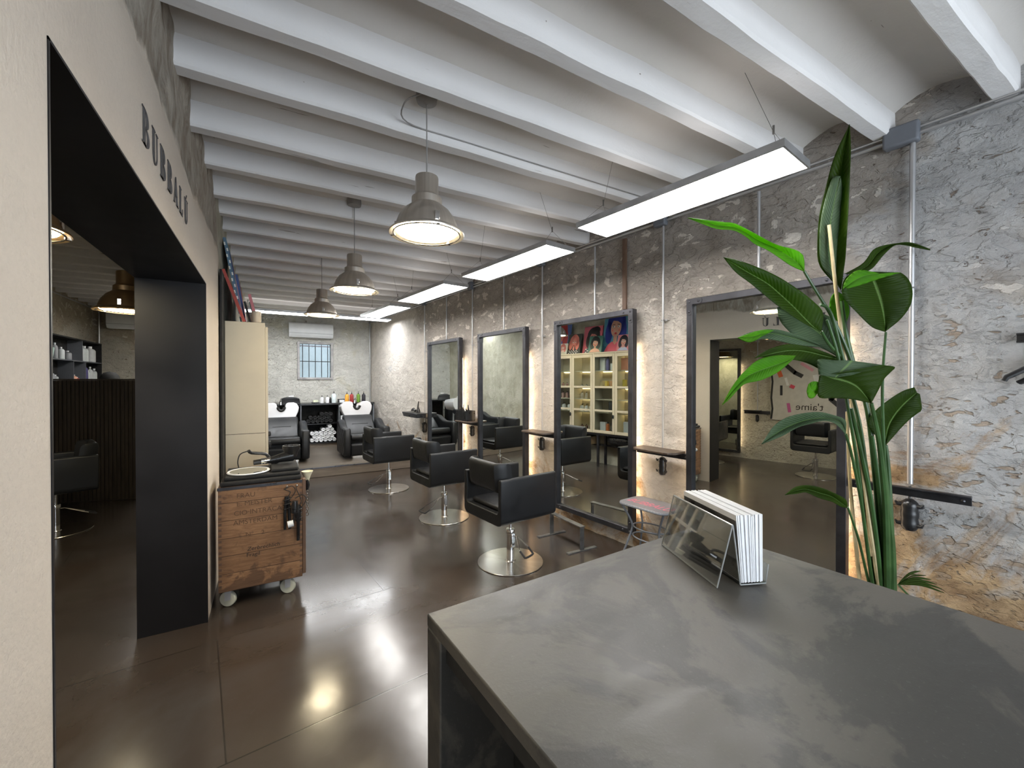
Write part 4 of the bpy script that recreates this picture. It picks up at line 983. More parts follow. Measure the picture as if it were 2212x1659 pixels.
# products on its shelves
PR = []
def prod(k, lev, fr, kind, w_, h, c, lab):
    a, b = ys[k] + .03, ys[k + 1] - .03; y = a + (b - a) * fr; z = ([CZ0 + .022] + [q + .014 for q in SH])[lev] + .0008; x = CX1 - .12
    if kind == 'box':
        m = MB(); m.box(x - .03, x + .03, y - w_ / 2, y + w_ / 2, z, z + h); tag(m.build('product_box', col('p%s' % str(c), c, .5), bevel=.002), lab, 'box', 'products in the cream cabinet')
    else: bottle('product_bottle', lab, (x, y, z), w_ / 2, h, col('p%s' % str(c), c, .35), kind == 'pump', 'black', 'products in the cream cabinet')
for i, fr in enumerate((.25, .5, .75)):
    q = ['right', 'middle', 'left'][i]
    prod(3, 3, fr, 'bottle', .05, .09, (.30, .16, .14), 'dark-capped brown bottle, %s of three, upper shelf of the leftmost reflected door' % q)
    prod(3, 2, fr, 'bottle', .06, .12, (.52, .30, .26), 'pink bottle, %s of three, second shelf of the leftmost reflected door' % q)
    prod(2, 2, fr, 'bottle', .05, .12, (.62, .55, .46), 'pale bottle, %s of three, second shelf of the lit reflected door' % q)
    prod(2, 3, fr, 'bottle', .05, .06, (.30, .30, .28), 'small jar, %s of three, upper shelf of the lit reflected door' % q)
    prod(2, 0, fr, 'bottle', .06, .10, (.12, .05, .03), 'small dark dropper bottle, %s of three, lowest shelf of the lit reflected door' % q)
    prod(2, 1, fr, 'pump', .07, .12, (.75, .75, .76), 'white pump bottle, %s of three, third shelf of the lit reflected door' % q)
prod(3, 1, .35, 'pump', .08, .13, (.75, .75, .76), 'white pump bottle, right of two, leftmost reflected door'); prod(3, 1, .7, 'pump', .08, .13, (.75, .75, .76), 'white pump bottle, left of two, leftmost reflected door')
prod(1, 4, .75, 'box', .10, .22, (.80, .80, .82), 'white box on the top shelf of the third reflected door'); prod(1, 4, .5, 'bottle', .06, .24, (.16, .14, .34), 'violet bottle on the top shelf of the third reflected door')
prod(1, 4, .2, 'box', .10, .12, (.78, .78, .80), 'white jar box on the top shelf of the third reflected door')
for i, (fr, c) in enumerate(((.8, (.60, .50, .30)), (.55, (.62, .45, .08)), (.3, (.52, .26, .12)))): prod(1, 3, fr, 'box', .05, .12, c, ['beige', 'yellow', 'orange'][i] + ' box on the second shelf of the third reflected door')
prod(1, 1, .25, 'box', .13, .19, (.02, .02, .022), 'black box group on the third shelf of the third reflected door')
prod(1, 0, .72, 'box', .11, .17, (.80, .80, .82), 'white box on the lowest shelf of the third reflected door'); prod(1, 0, .5, 'bottle', .06, .17, (.55, .16, .05), 'orange-red bottle on the lowest shelf of the third reflected door')
prod(1, 0, .15, 'box', .07, .17, (.10, .08, .32), 'dark violet box on the lowest shelf of the third reflected door')
prod(0, 4, .75, 'box', .14, .20, (.50, .20, .12), 'terracotta boxes on the top shelf of the rightmost reflected door'); prod(0, 3, .8, 'box', .05, .14, (.62, .48, .08), 'yellow box on the rightmost reflected door shelf')
prod(0, 3, .35, 'box', .12, .07, (.22, .08, .04), 'brown box on the rightmost reflected door shelf'); prod(0, 0, .6, 'box', .16, .20, (.72, .74, .80), 'white-blue illustrated box on the lowest shelf of the rightmost reflected door')

# things under and on the cabinet
m = MB(); m.box(-.28, -.07, 5.15, 5.5, .361, .50); tag(m.build('cardboard_box', pm('cardboard', (.36, .24, .12), .8), bevel=.003), 'brown cardboard box on the frame under the cream cabinet', 'box')
m = MB(); m.grid(lambda u, v: (-.165 + .10 * math.cos(2 * PI * u) * math.sin(PI * v), 4.62 + .24 * math.sin(2 * PI * u) * math.sin(PI * v), .48 + (.085 + .03 * math.sin(9 * u)) * math.cos(PI * v)), 24, 12); tag(m.build('black_bag', 'black', smooth=True, weld=True), 'crumpled black bag on the frame under the cream cabinet', 'bag')
m = MB(); m.box(-.321, -.307, 3.93, 4.148, .002, 2.36); tag(m.build('gap_shade', 'black_matte'), 'narrow black sheet standing in for the shade between the plaster wall and the cabinet', 'board')  # black sheet in place of the shadow gap between wall and cabinet
m = MB(); m.lathe([(0, 0), (.03, 0), (.036, .01), (.036, .10), (.031, .105), (.03, .012), (0, .012)], 20, (-.085, 4.24, CZ1 + .001)); tag(m.build('small_pot', col('beigepot', (.52, .44, .34)), smooth=True), 'small beige pot on top of the cream cabinet near its front edge', 'pot')

def portrait(label, y0, y1, h, xb, xt, pal, look=0, zb=CZ1, edge=None, check=False):
    zb = CZ1 + .006
    """canvas leaning back on the cabinet top; drawn figure lies in its painted face"""
    th = .022; Wd = y1 - y0; bgc, hair, skin, dress = pal
    cols = [edge or bgc, bgc, hair, skin, dress, (.45, .03, .03), (.02, .02, .02), (.85, .83, .78), (.75, .12, .10)]
    mats = [col('art%s' % str(c), c, .55) for c in cols]
    m = MB(); L = math.hypot(h, xb - xt); ez = h / L; ex = (xt - xb) / L
    nx, nz_ = ez, -ex          # outward normal in the x-z plane
    def Pp(u, v, e=0.0): return (xb + ex * v * L + nx * e, y0 + u * Wd, zb + .001 + ez * v * L + nz_ * e)
    def slab(pl, e0, e1):
        n = len(pl); vs = [Pp(u, v, e0) for u, v in pl] + [Pp(u, v, e1) for u, v in pl]
        m.add(vs, [tuple(reversed(range(n))), tuple(range(n, 2 * n))] + [(i, (i + 1) % n, n + (i + 1) % n, n + i) for i in range(n)])
    def ell(cu, cv, ru, rv, n=22, a0=0, a1=2 * PI): return [(cu + ru * math.cos(a0 + (a1 - a0) * k / n), cv + rv * math.sin(a0 + (a1 - a0) * k / n)) for k in range(n)]
    asp = Wd / L
    m.cur = 0; slab(R_(0, 1, 0, 1), -th, 0)
    m.cur = 1; slab(R_(.0, 1, 0, 1), 0, .0006)
    def cl(pl): return [(min(.99, max(.01, a)), min(.99, max(.01, b))) for a, b in pl]
    cx_ = .5 + .04 * look
    m.cur = 2
    for (a, b, ru, rv) in ((cx_, .66, .34, .30), (cx_ - .25, .45, .14, .26), (cx_ + .25, .45, .14, .26), (cx_ + .12 * look, .85, .22, .13)): slab(cl(ell(a, b, ru, rv)), .0006, .0014)
    m.cur = 3; slab(cl([(cx_ - .07, .12), (cx_ + .07, .12), (cx_ + .06, .4), (cx_ - .06, .4)]), .0014, .0020)
    m.cur = 4; slab(cl([(.08, 0), (.92, 0), (.80, .16), (cx_ + .1, .24), (cx_, .16), (cx_ - .1, .24), (.2, .16)]), .0014, .0022)
    if check:
        m.cur = 7
        for i in range(8):
            for j in range(3):
                if (i + j) % 2: slab(R_(.14 + i * .09, .22 + i * .09, .01 + j * .055, .06 + j * .055), .0022, .0026)
    m.cur = 3; slab(cl(ell(cx_, .55, .19, .21)), .0020, .0026)
    slab(cl([(cx_ - .12, .42), (cx_ + .12, .42), (cx_, .30)]), .0020, .0026)
    m.cur = 2; slab(cl([(cx_ - .2, .78), (cx_ - .21, .62), (cx_ - .05, .70), (cx_ + .12, .72), (cx_ + .21, .60), (cx_ + .2, .80)]), .0026, .0032)
    m.cur = 7
    for s_ in (-1, 1): slab(ell(cx_ + s_ * .085, .575, .045, .022, 10), .0026, .0032)
    m.cur = 6
    for s_ in (-1, 1): slab(ell(cx_ + s_ * .085 + .01, .575, .018, .017, 8), .0032, .0036); slab([(cx_ + s_ * .14, .625), (cx_ + s_ * .04, .635), (cx_ + s_ * .04, .622), (cx_ + s_ * .14, .612)], .0026, .0032)
    m.cur = 8
    for s_ in (-1, 1): slab(ell(cx_ + s_ * .12, .49, .035, .035, 3 if look else 8), .0026, .0031)
    m.cur = 5; slab(ell(cx_, .42, .045, .026, 10), .0026, .0032)
    if edge and check is False and h > .7:
        m.cur = 7
        for i in range(14): slab([(-.004, .03 + i * .068), (.0, .03 + i * .068), (.0, .064 + i * .068), (-.004, .064 + i * .068)], -th * (1 if i % 2 else .5), -th * (.5 if i % 2 else 0))
    o = m.build('painted_canvas', mats, recalc=True); return tag(o, label, 'painting', 'portrait canvases on the cabinet')
sk = (.62, .34, .24)
portrait('large canvas of a red-haired woman on blue, leftmost in the mirror', 5.74, 6.22, .72, -.19, -.30, ((.07, .12, .34), (.42, .03, .03), (.60, .18, .12), (.10, .30, .16)), 0, CZ1 - .004)
portrait('small pale canvas of a pink-haired girl, lower left in the mirror', 5.70, 5.90, .20, -.07, -.12, ((.66, .66, .58), (.52, .16, .13), (.75, .48, .40), (.55, .52, .40)))
portrait('canvas of a coral curly-haired woman in a checkered top on black', 5.43, 5.74, .37, -.12, -.21, ((.03, .035, .03), (.66, .20, .15), (.62, .24, .18), (.02, .02, .02)), 0, CZ1, None, True)
portrait('canvas of a black-haired woman with red hairband on pink', 5.02, 5.42, .49, -.19, -.28, ((.55, .12, .16), (.02, .015, .015), (.45, .14, .12), (.03, .05, .08)), -1, CZ1, None, True)
portrait('canvas of a woman with straight black hair on dark green, in front', 4.93, 5.21, .29, -.08, -.14, ((.04, .13, .10), (.015, .02, .02), (.66, .38, .27), (.66, .38, .27)), 0)
portrait('largest canvas, a woman with blue hair on teal', 4.45, 4.99, .76, -.185, -.318, ((.06, .22, .32), (.015, .03, .24), (.62, .34, .25), (.60, .09, .14)), 1, CZ1, (.10, .18, .26))
portrait('small canvas of a black-haired figure on pink, right end in the mirror', 4.38, 4.62, .27, -.07, -.13, ((.58, .20, .22), (.02, .02, .03), (.66, .40, .32), (.40, .45, .60)))
portrait('canvas with a bright red edge leaning at the near end of the cabinet', 4.16, 4.36, .42, -.16, -.305, ((.10, .03, .03), (.30, .03, .03), (.62, .34, .25), (.05, .05, .07)), 0, CZ1, (.42, .06, .04))

# =================================================================== CRATE TROLLEY
K0, K1, KZ0, KZ1, KD = -.285, .205, .115, .80, .40
t = thing('crate_trolley', 'old wooden shipping crate on casters with stencilled writing, used as a trolley', 'trolley', (0, 3.30, 0))
m = MB(); m.box(K0, K1, 0, .016, KZ0, KZ1); fp = m.build('front_panel', 'crate', t, bevel=.002)
m = MB(); m.box(K0, K0 + .016, .0165, KD - .0165, KZ0, KZ1); m.build('side_panel', 'crate', t)
m = MB(); m.box(K1 - .016, K1, .0165, KD - .0165, KZ0, KZ1); m.build('side_panel', 'crate', t)
m = MB(); m.box(K0, K1, KD - .016, KD, KZ0, KZ1); m.build('back_panel', 'crate', t)
m = MB(); m.box(K0 + .017, K1 - .017, .017, KD - .017, KZ0, KZ0 + .02); m.build('bottom_panel', 'crate', t)
m = MB(); m.box(K0 + .017, K1 - .017, .017, KD - .017, KZ1 - .03, KZ1 - .015); m.build('top_panel', 'crate_dark', t)
m = MB(); m.box(K1 + .0005, K1 + .022, -.004, .05, KZ0 + .02, KZ1 + .004); m.build('corner_batten', 'crate_dark', t, bevel=.003)
m = MB(); m.box(K0 - .004, K1, -.003, -.0002, KZ1 - .018, KZ1 + .001); m.build('steel_band', 'rivet', t)
m = MB()      # finger joints at the corners
for k in range(18): z = KZ0 + .03 + k * .037; m.box(K0 + .001, K0 + .019, -.0015, -.0002, z, z + .017); m.box(K1 - .017, K1 - .001, -.0015, -.0002, z, z + .017)
m.build('finger_joints', 'crate_dark', t)
def ktext(s, x, z, size, mat='ink', sh=0.0, rz=0.0):
    mw = Matrix.Translation((K0 + x, -.0009, z)) @ Matrix.Rotation(PI / 2, 4, 'X') @ Matrix.Rotation(rz, 4, 'Z')
    return text(s, size, mat, fp, mw, 'stencil_lettering', .0004, sh)
ktext('FRAU', .100, .722, .044); ktext('E. MEISTER', .100, .668, .044); ktext('CIO·INTRACA', .085, .608, .044); ktext('AMSTERDAM', .082, .545, .044)
ktext('Nº    2', .150, .460, .040); ktext('Zerbrechlich', .158, .362, .037, 'ink2', .15); ktext('Fragil', .154, .322, .037, 'ink2')
for x, y in ((K0 + .05, .05), (K1 - .09, .05), (K0 + .05, KD - .06), (K1 - .09, KD - .06)):
    m = MB(); m.box(x - .03, x + .03, y - .03, y + .03, KZ0 - .006, KZ0 - .0005); m.box(x - .02, x + .02, y - .021, y - .017, .045, KZ0 - .006); m.box(x - .02, x + .02, y + .017, y + .021, .045, KZ0 - .006); cs_ = m.build('caster', 'alu', t)
    m = MB(); m.lathe([(0, -.012), (.036, -.012), (.040, -.010), (.040, .010), (.036, .012), (0, .012)], 28); m.v = [(x + v[0] * .90 + v[2] * .43, y + v[2] * .90 - v[0] * .43, .0505 + v[1]) for v in m.v]; m.build('wheel_hub', 'hub', cs_, smooth=True)
    m = MB(); m.lathe([(.040, -.013), (.047, -.013), (.050, -.009), (.050, .009), (.047, .013), (.040, .013)], 28); m.v = [(x + v[0] * .90 + v[2] * .43, y + v[2] * .90 - v[0] * .43, .0505 + v[1]) for v in m.v]; m.build('wheel_tyre', col('tyre', (.62, .62, .52), .6), cs_, smooth=True)
for x in (.395, .455): m = MB(); m.lathe([(.004, 0), (.006, .006), (0, .012)], 10); m.v = [(K0 + x + v[0], -.001 - v[2], .765 + v[1]) for v in m.v]; m.build('hook', 'chrome', t, smooth=True)
# things on and at the trolley
def fold(label, x0, x1, y0, y1, z0, z1, mat='terry_black'):
    t = thing('folded_towel', label, 'towel', ((x0 + x1) / 2, (y0 + y1) / 2, z0), 0, 'folded black towels on the crate')
    m = MB(); a, b = (x1 - x0) / 2, (y1 - y0) / 2
    m.prism(rrect(-b, b, 0, z1 - z0, (z1 - z0) * .45), 0, -a, a); m.build('cloth', mat, t, bevel=.006, smooth=False); return t
fold('bottom folded black towel covering the crate top', K0 + .01, K1 - .005, 3.305, 3.69, KZ1 + .0015, KZ1 + .032)
fold('middle folded black towel on the crate', K0 + .03, K1 - .01, 3.33, 3.69, KZ1 + .033, KZ1 + .058)
fold('top folded black towel on the crate, under the hair dryer', K0 + .30, K1 - .02, 3.36, 3.69, KZ1 + .059, KZ1 + .082)
t = thing('hand_mirror', 'round white-rimmed hand mirror lying on the black towels of the crate', 'hand mirror', (K0 + .165, 3.46, KZ1 + .0605), math.radians(12))
m = MB(); m.lathe([(0, 0), (.125, 0), (.13, .005), (.125, .011), (.115, .008), (0, .008)], 40); m.build('rim', 'whitepaper', t, smooth=True)
m = MB(); m.lathe([(0, .0085), (.113, .0085), (.112, .0095), (0, .0095)], 40); m.build('mirror_glass', 'mirror', t, smooth=True)
t = thing('hair_dryer', 'glossy black hair dryer with diffuser lying on the folded towels', 'hair dryer', (K0 + .35, 3.54, KZ1 + .0825), math.radians(10))
m = MB(); m.tube(smoothpts([(-.16, 0, .03), (-.06, 0, .035), (.02, 0, .045), (.09, 0, .055)], 3), [.018, .019, .02, .022, .026, .03, .034, .038, .042, .044], 16); m.build('barrel', 'black', t, smooth=True)
m = MB(); m.lathe([(.035, 0), (.045, .03), (.058, .06), (.060, .085), (.055, .085), (.04, .03), (.0, .01)], 24, (.085, 0, .045)); m.build('diffuser', 'black', t, smooth=True)
m = MB(); m.tube(smoothpts([(-.05, .02, .03), (-.08, .02, .08), (-.17, .01, .10), (-.19, 0, .12)], 3), .011, 8); m.build('handle', 'black', t, smooth=True)
m = MB(); m.tube(smoothpts([(-.19, 0, .118), (-.24, 0, .10), (-.255, 0, .05), (-.25, 0, .008)], 4), .004, 6); m.tube([(.03 * math.cos(a / 3) - .02, .035 + .01 * math.sin(a), .02 + .018 * math.sin(a / 3)) for a in range(0, 38)], .004, 6); m.build('power_cord', 'rubber', t, smooth=True)
m = MB(); m.tube([(-.115, 0, .034), (-.035, 0, .038)], .0215, 16); m.build('steel_band', 'chrome', t, smooth=True)
t = thing('funnel_cup', 'cream conical cup hanging at the right corner of the crate', 'cup', (K1 + .0405, 3.42, KZ1 - .062))
m = MB(); m.lathe([(.008, 0), (.014, .03), (.024, .06), (.040, .095), (.036, .097), (.0, .05)], 20); m.build('cup_body', col('cup', (.72, .68, .50), .5), t, smooth=True)
def iron(label, x, ztop, zb, two=True, y=-.028):
    t = thing('flat_iron' if two else 'curling_iron', label, 'hair iron', (K0 + x, 3.30 + y, 0), 0, 'hair irons hanging on the crate')
    zm = (ztop + zb) / 2
    m = MB()
    if two:
        m.tube([(-.014, 0, zb), (-.014, 0, zm), (-.006, 0, ztop)], [.009, .011, .010], 10); m.tube([(.016, 0, zb), (.012, 0, zm), (.004, 0, ztop)], [.009, .011, .010], 10)
    else: m.tube([(0, 0, zb), (0, 0, zb + .13), (0, 0, zb + .14), (0, 0, ztop - .04), (.0, 0, ztop)], [.011, .011, .019, .020, .017], 14)
    m.build('iron_body', 'black', t, smooth=True)
    m = MB(); m.tube([(.024 * math.cos(a / 2.2), .016 * math.sin(a / 2.2), zm + .01 + .0022 * a) for a in range(46)], .0032, 6); m.tube(smoothpts([(0, 0, ztop - .01), (.02, .0, ztop + .03), (-.01, .01, .745), (.0, .016, .763)], 4), .003, 6)
    m.tube(smoothpts([(.01, 0, ztop - .03), (.05, -.004, ztop + .03), (.03, -.004, ztop + .07), (-.02, 0, ztop + .05)], 4), .003, 6)
    m.build('power_cord', 'rubber', t, smooth=True); return t
iron('black flat iron with wound cord hanging on the left hook of the crate', .395, .70, .475, True)
iron('black curling iron with wound cord, longest one hanging on the crate', .462, .63, .385, False)
t = thing('small_trimmer', 'small black and white trimmer hanging between the two hair irons', 'trimmer', (K0 + .43, 3.30 - .095, 0))
m = MB(); m.tube([(.005, 0, .60), (.008, 0, .645), (.01, 0, .68)], [.022, .023, .016], 12); m.build('trimmer_body', 'black', t, smooth=True)
m = MB(); m.tube([(-.035, 0, .525), (.0, 0, .53)], [.022, .022], 12); m.build('white_head', 'white', t, smooth=True)
m = MB(); m.tube([(.0, 0, .53), (.008, 0, .60)], .006, 6); m.build('neck', 'black', t, smooth=True)
t = thing('chain', 'short steel chain with black handle hanging at the right side of the crate', 'chain', (K1 + .034, 3.34, 0))
for k in range(9):
    m = MB(); z = .70 - k * .020; a = k % 2; m.tube([(.008 * math.cos(q * PI / 4) * (1 - a), .008 * math.cos(q * PI / 4) * a, z + .013 * math.sin(q * PI / 4)) for q in range(8)], .0028, 5, closed=True); m.build('link', 'chrome', t, smooth=True)
m = MB(); m.tube([(0, 0, .715), (.005, 0, .75), (-.002, 0, .785)], [.01, .014, .01], 8); m.build('handle', 'black', t, smooth=True)

# =================================================================== FOOTREST, STOOL
t = thing('footrest', 'dark steel inverted-U footrest with flat feet in front of the cabinet-reflecting mirror', 'footrest', (2.385, 2.86, 0))
m = MB(); m.box(-.028, .028, 0, .48, .208, .216); m.build('foot_bar', 'raw_steel', t)
for y in (0.012, .468):
    m = MB(); m.box(-.022, .022, y - .004, y + .004, .010, .2075); m.build('post', 'raw_steel', t)
    m = MB(); m.box(-.16, .16, y - .018, y + .018, .001, .0095); m.build('foot_plate', 'raw_steel', t)
def mesh_mat():
    t = NT('grey_metal_mesh'); u = t.map((1, 1, 1), rot=(0, 0, .6)); x, y, z = t.sep(u)
    wv = t.math('MULTIPLY', t.math('SINE', t.math('MULTIPLY', x, 900.0)), t.math('SINE', t.math('MULTIPLY', y, 900.0)))
    return t.set(t.mix(t.ramp(wv, -.4, .5), (.13, .13, .14), (.30, .30, .32)), .45, .3, t.bump(wv, .4, .001))
M['mesh'] = mesh_mat()
ST = Vector((2.68, 2.37, 0)); STA = WA
t = thing('mesh_stool', 'small grey metal mesh stool with pink lettering on its seat between two mirrors', 'stool', ST, STA)
m = MB(); m.prism(rrect(-.225, .225, -.15, .15, .07, 8), 2, .484, .496); st = m.build('seat', 'mesh', t, bevel=.004)
m = MB(); m.tube([(a, b, .484) for a, b in rrect(-.222, .222, -.147, .147, .07, 6)], .007, 8, closed=True); m.build('seat_rim', 'box_grey', t, smooth=True)
M['pink'] = pm('pink_lettering', (.62, .16, .22), .5)
text('BUBBALÚ', .125, 'pink', st, Matrix.Translation((.195, .062, .4965)) @ Matrix.Rotation(PI, 4, 'Z') @ Matrix.Diagonal((.74, 1, 1, 1)), 'seat_lettering', .0005, .25)
for sx in (-1, 1):
    for sy in (-1, 1):
        m = MB(); m.tube(smoothpts([(sx * .20, sy * .12, .484), (sx * .13, sy * .07, .33), (sx * .135, sy * .075, .24), (sx * .20, sy * .13, .004)], 4), .0085, 8); m.build('leg', 'box_grey', t, smooth=True)
m = MB(); m.tube([(.15 * math.cos(2 * PI * k / 28), .10 * math.sin(2 * PI * k / 28), .30) for k in range(28)], .006, 6, closed=True); m.tube([(.155 * math.cos(2 * PI * k / 28), .10 * math.sin(2 * PI * k / 28), .22) for k in range(28)], .006, 6, closed=True); m.build('ring', 'box_grey', t, smooth=True)

# =================================================================== SECOND ROOM
make_panel('added unseen fill panel at the far end of the second room, hidden behind the jamb', -1.30, 8.6, 2.60, PI / 2, group='added fill panels in the second room')  # extra light source added out of view to brighten the second room
make_panel('added fill panel of the second room above the mural side, nearest', -1.9, 1.0, 2.70, PI / 2, group='added fill panels in the second room')  # another added source, lifts the light on the mural side
pa, pb = Vector((-1.395, 6.955, 0)), Vector((-2.785, 7.40, 0)); pdv = (pb - pa); PL = pdv.length; pz = math.atan2(pdv.y, pdv.x)
t = thing('slatted_partition', 'dark slatted wood partition in the second room', 'partition', pa, pz)
m = MB(); m.box(0, PL, -.06, 0, 0, 1.50); m.build('core_panel', 'darkwood', t)
m = MB(); n = 34
for k in range(n): x = PL * k / n; m.box(x + .004, x + PL / n - .010, .0002, .012 + .006 * (k % 2), .01, 1.50)
m.build('slats', 'darkwood', t)
m = MB(); m.box(-.005, PL, -.065, .022, 1.501, 1.52); m.build('top_rail', 'darkwood', t)
t = thing('wall_shelf_unit', 'black wall shelf unit holding colour bottles in the second room', 'shelf unit', (XFL + .02, 8.12, 1.42))
m = MB(); D = .19; Ls = 2.13
m.box(0, D, 0, .02, 0, .74); m.box(0, D, Ls - .02, Ls, 0, .74); m.box(0, D, .021, Ls - .021, .72, .74); m.box(0, D, .021, Ls - .021, 0, .02); m.box(0, .012, .021, Ls - .021, .02, .72); m.build('carcass', 'black_matte', t)
m = MB(); m.box(.013, D, .021, Ls - .021, .38, .396); m.build('shelf', 'box_grey', t)
for y, a, b in ((1.22, .397, .719), (.86, .021, .379), (1.36, .021, .379)): m = MB(); m.box(.013, D, y, y + .014, a, b); m.build('divider', 'box_grey', t)
def sb(y, lev, r, h, c, lab, kind='b', x=.12):
    z = 1.42 + (.0205 if lev == 0 else .3965); h = h * .9 if lev == 0 else h
    if kind == 'b': bottle('colour_bottle', lab, (XFL + .02 + x, 8.12 + y, z), r, h, col('s%s' % str(c), c, .4), False, 'white', 'bottles on the black wall shelf')
    else:
        m = MB(); m.lathe([(0, 0), (r * .7, 0), (r, h), (r * .94, h), (r * .66, .01), (0, .01)], 20, (XFL + .02 + x, 8.12 + y, z)); tag(m.build('mixing_bowl', col('s%s' % str(c), c, .4), smooth=True), lab, 'bowl')
Wt = (.62, .66, .66)
sb(.20, 1, .07, .15, (.45, .60, .55), 'pale green mixing bowl on the upper black shelf, left', 'bowl'); sb(.42, 1, .035, .23, (.35, .36, .38), 'grey bottle behind the bowl on the upper black shelf'); sb(.62, 1, .045, .18, Wt, 'short white bottle in the middle of the upper black shelf')
sb(.86, 1, .05, .14, (.25, .26, .28), 'grey tub on the upper black shelf')
for i in range(3): sb(1.30 + i * .125, 1, .055, .26, Wt, 'tall white bottle on the upper shelf, %s of three standing close' % ['left', 'middle', 'right'][i])
sb(1.80, 1, .075, .27, (.62, .64, .64), 'widest white canister at the right end of the upper black shelf')
for i, (y, r, h, c, lb) in enumerate([(.10, .05, .28, (.45, .47, .48), 'tall grey bottle'), (.26, .05, .22, (.35, .37, .40), 'grey-blue bottle'), (.42, .04, .16, (.40, .42, .43), 'short grey bottle'), (.96, .045, .18, (.60, .45, .32), 'beige bottle'), (1.10, .04, .17, (.62, .30, .20), 'coral bottle'), (1.22, .035, .13, (.50, .08, .07), 'small red bottle'),
                                      (1.45, .045, .36, (.60, .60, .66), 'tall white-lilac bottle'), (1.57, .04, .37, (.08, .07, .22), 'tall navy bottle'), (1.70, .04, .26, Wt, 'white tube bottle'), (1.80, .04, .33, Wt, 'tall white bottle'), (1.90, .04, .24, Wt, 'shorter white bottle'), (2.0, .04, .30, Wt, 'last white bottle')]):
    sb(y, 0, r, h, c, '%s on the lower black shelf, number %d from the left' % (lb, i + 1) if False else '%s on the lower black shelf, %s' % (lb, ['left end', 'beside the left end bottle', 'left compartment', 'middle compartment', 'next to the beige one', 'next to the coral one', 'right of the red one', 'beside the lilac one', 'between navy and tall white', 'second before the right end', 'just before the last', 'right end'][i]))
t = thing('hair_dryer_hood', 'dark rounded hood rising behind the slatted partition', 'dryer hood', (-2.05, 8.45, 0))
m = MB(); m.lathe([(0, 0.001), (.2, .001), (.2, .03), (.02, .05), (.02, 1.36), (0, 1.36)], 20); m.build('stand', 'black', t, smooth=True)
m = MB(); m.lathe([(.10, 1.36), (.115, 1.42), (.12, 1.50), (.105, 1.57), (.07, 1.615), (0, 1.635)], 28); m.build('hood', 'black_matte', t, smooth=True)
# painted mural canvas and tool shelf on its far wall
t = thing('mural_canvas', 'large pale canvas with black and coloured brush marks, seen reflected in the nearest mirror', 'painting', (XFL + .02, 1.95, .78))
mm = MB(); mm.box(0, .015, 0, 1.10, 0, 1.30)
cs2 = [(.50, .47, .42), (.02, .02, .02), (.60, .12, .04), (.50, .05, .08), (.62, .30, .34), (.58, .52, .10), (.70, .70, .68), (.45, .10, .25)]
def stroke(pts, w_, ci, dz):
    mm.cur = ci
    for a, b in zip(pts[:-1], pts[1:]):
        d = Vector((b[0] - a[0], b[1] - a[1])); L = d.length; d /= max(L, 1e-6); n_ = Vector((-d.y, d.x)) * w_ / 2; d *= w_ * .25
        pl = [(a[0] - d.x + n_.x, a[1] - d.y + n_.y), (a[0] - d.x - n_.x, a[1] - d.y - n_.y), (b[0] + d.x - n_.x, b[1] + d.y - n_.y), (b[0] + d.x + n_.x, b[1] + d.y + n_.y)]
        mm.prism(pl, 0, .0151, .016 + dz)
stroke([(.95, 1.18), (.86, 1.0), (.72, .86), (.62, .80)], .07, 1, .001); stroke([(.16, .70), (.12, .52), (.20, .40), (.10, .30)], .07, 1, .0012); stroke([(.93, .62), (.93, .46)], .04, 1, .001)
stroke([(.98, .92), (.94, .80)], .07, 2, .0014); stroke([(.78, .62), (.74, .60)], .06, 3, .0014); stroke([(.62, 1.02), (.46, .90)], .05, 4, .0008); stroke([(.34, .70), (.32, .55)], .06, 5, .0008); stroke([(.86, .76), (.83, .64)], .04, 6, .0008); stroke([(.82, .30), (.80, .16)], .05, 7, .0008); stroke([(.42, .80), (.38, .62)], .07, 6, .0006); stroke([(.3, 1.2), (.5, 1.1)], .06, 6, .0007)
stroke([(1.09, 1.28), (1.07, 1.1), (1.09, .9), (1.07, .7), (1.09, .4), (1.07, .2), (1.09, .02)], .03, 1, .0006)
mm.build('canvas', [col('mu%s' % str(c), c, .7) for c in cs2], t)
text("t'aime", .17, 'ink2', t, Matrix.Translation((.0165, .30, .20)) @ Matrix(((0, 0, 1, 0), (1, 0, 0, 0), (0, 1, 0, 0), (0, 0, 0, 1))), 'brush_lettering', .0004)
t = thing('tool_shelf', 'black tool shelf beside the mural on the far wall of the second room', 'wall shelf', (XFL + .02, 3.49, 0), -PI / 2)
m = MB(); m.box(0, .44, .03, .038, .87, .93); m.box(.03, .30, .039, .17, .925, .94); m.build('bracket', 'steel_frame', t)
t = thing('wall_conduit', 'vertical conduit on the far wall of the second room', 'conduit', (XFL + .035, 3.27, 0))
m = MB(); m.tube([(0, 0, .94), (0, 0, 2.9)], .010, 8); m.build('pipe', 'grey_metal', t, smooth=True)
t = thing('hanging_socket', 'black power socket on the far wall of the second room', 'power socket', (XFL + .045, 3.27, .86))
m = MB(); m.lathe([(0, 0), (.03, -.02), (.032, -.12), (0, -.15)], 16); m.build('socket_body', 'black', t, smooth=True)
t = thing('wall_conduit', 'horizontal conduit under the beams of the second room', 'conduit', (XFL, 0, 0))
m = MB(); m.tube([(.035, -2.1, 2.82), (.035, 10.55, 2.82)], .010, 8); m.build('pipe', 'grey_metal', t, smooth=True)
t = thing('wall_conduit', 'vertical conduit in the corner of the second room beside the shelf unit', 'conduit', (XFL + .10, 10.55, 0))
m = MB(); m.tube([(0, 0, .0), (0, 0, 2.8)], .014, 8); m.build('pipe', 'grey_metal', t, smooth=True)

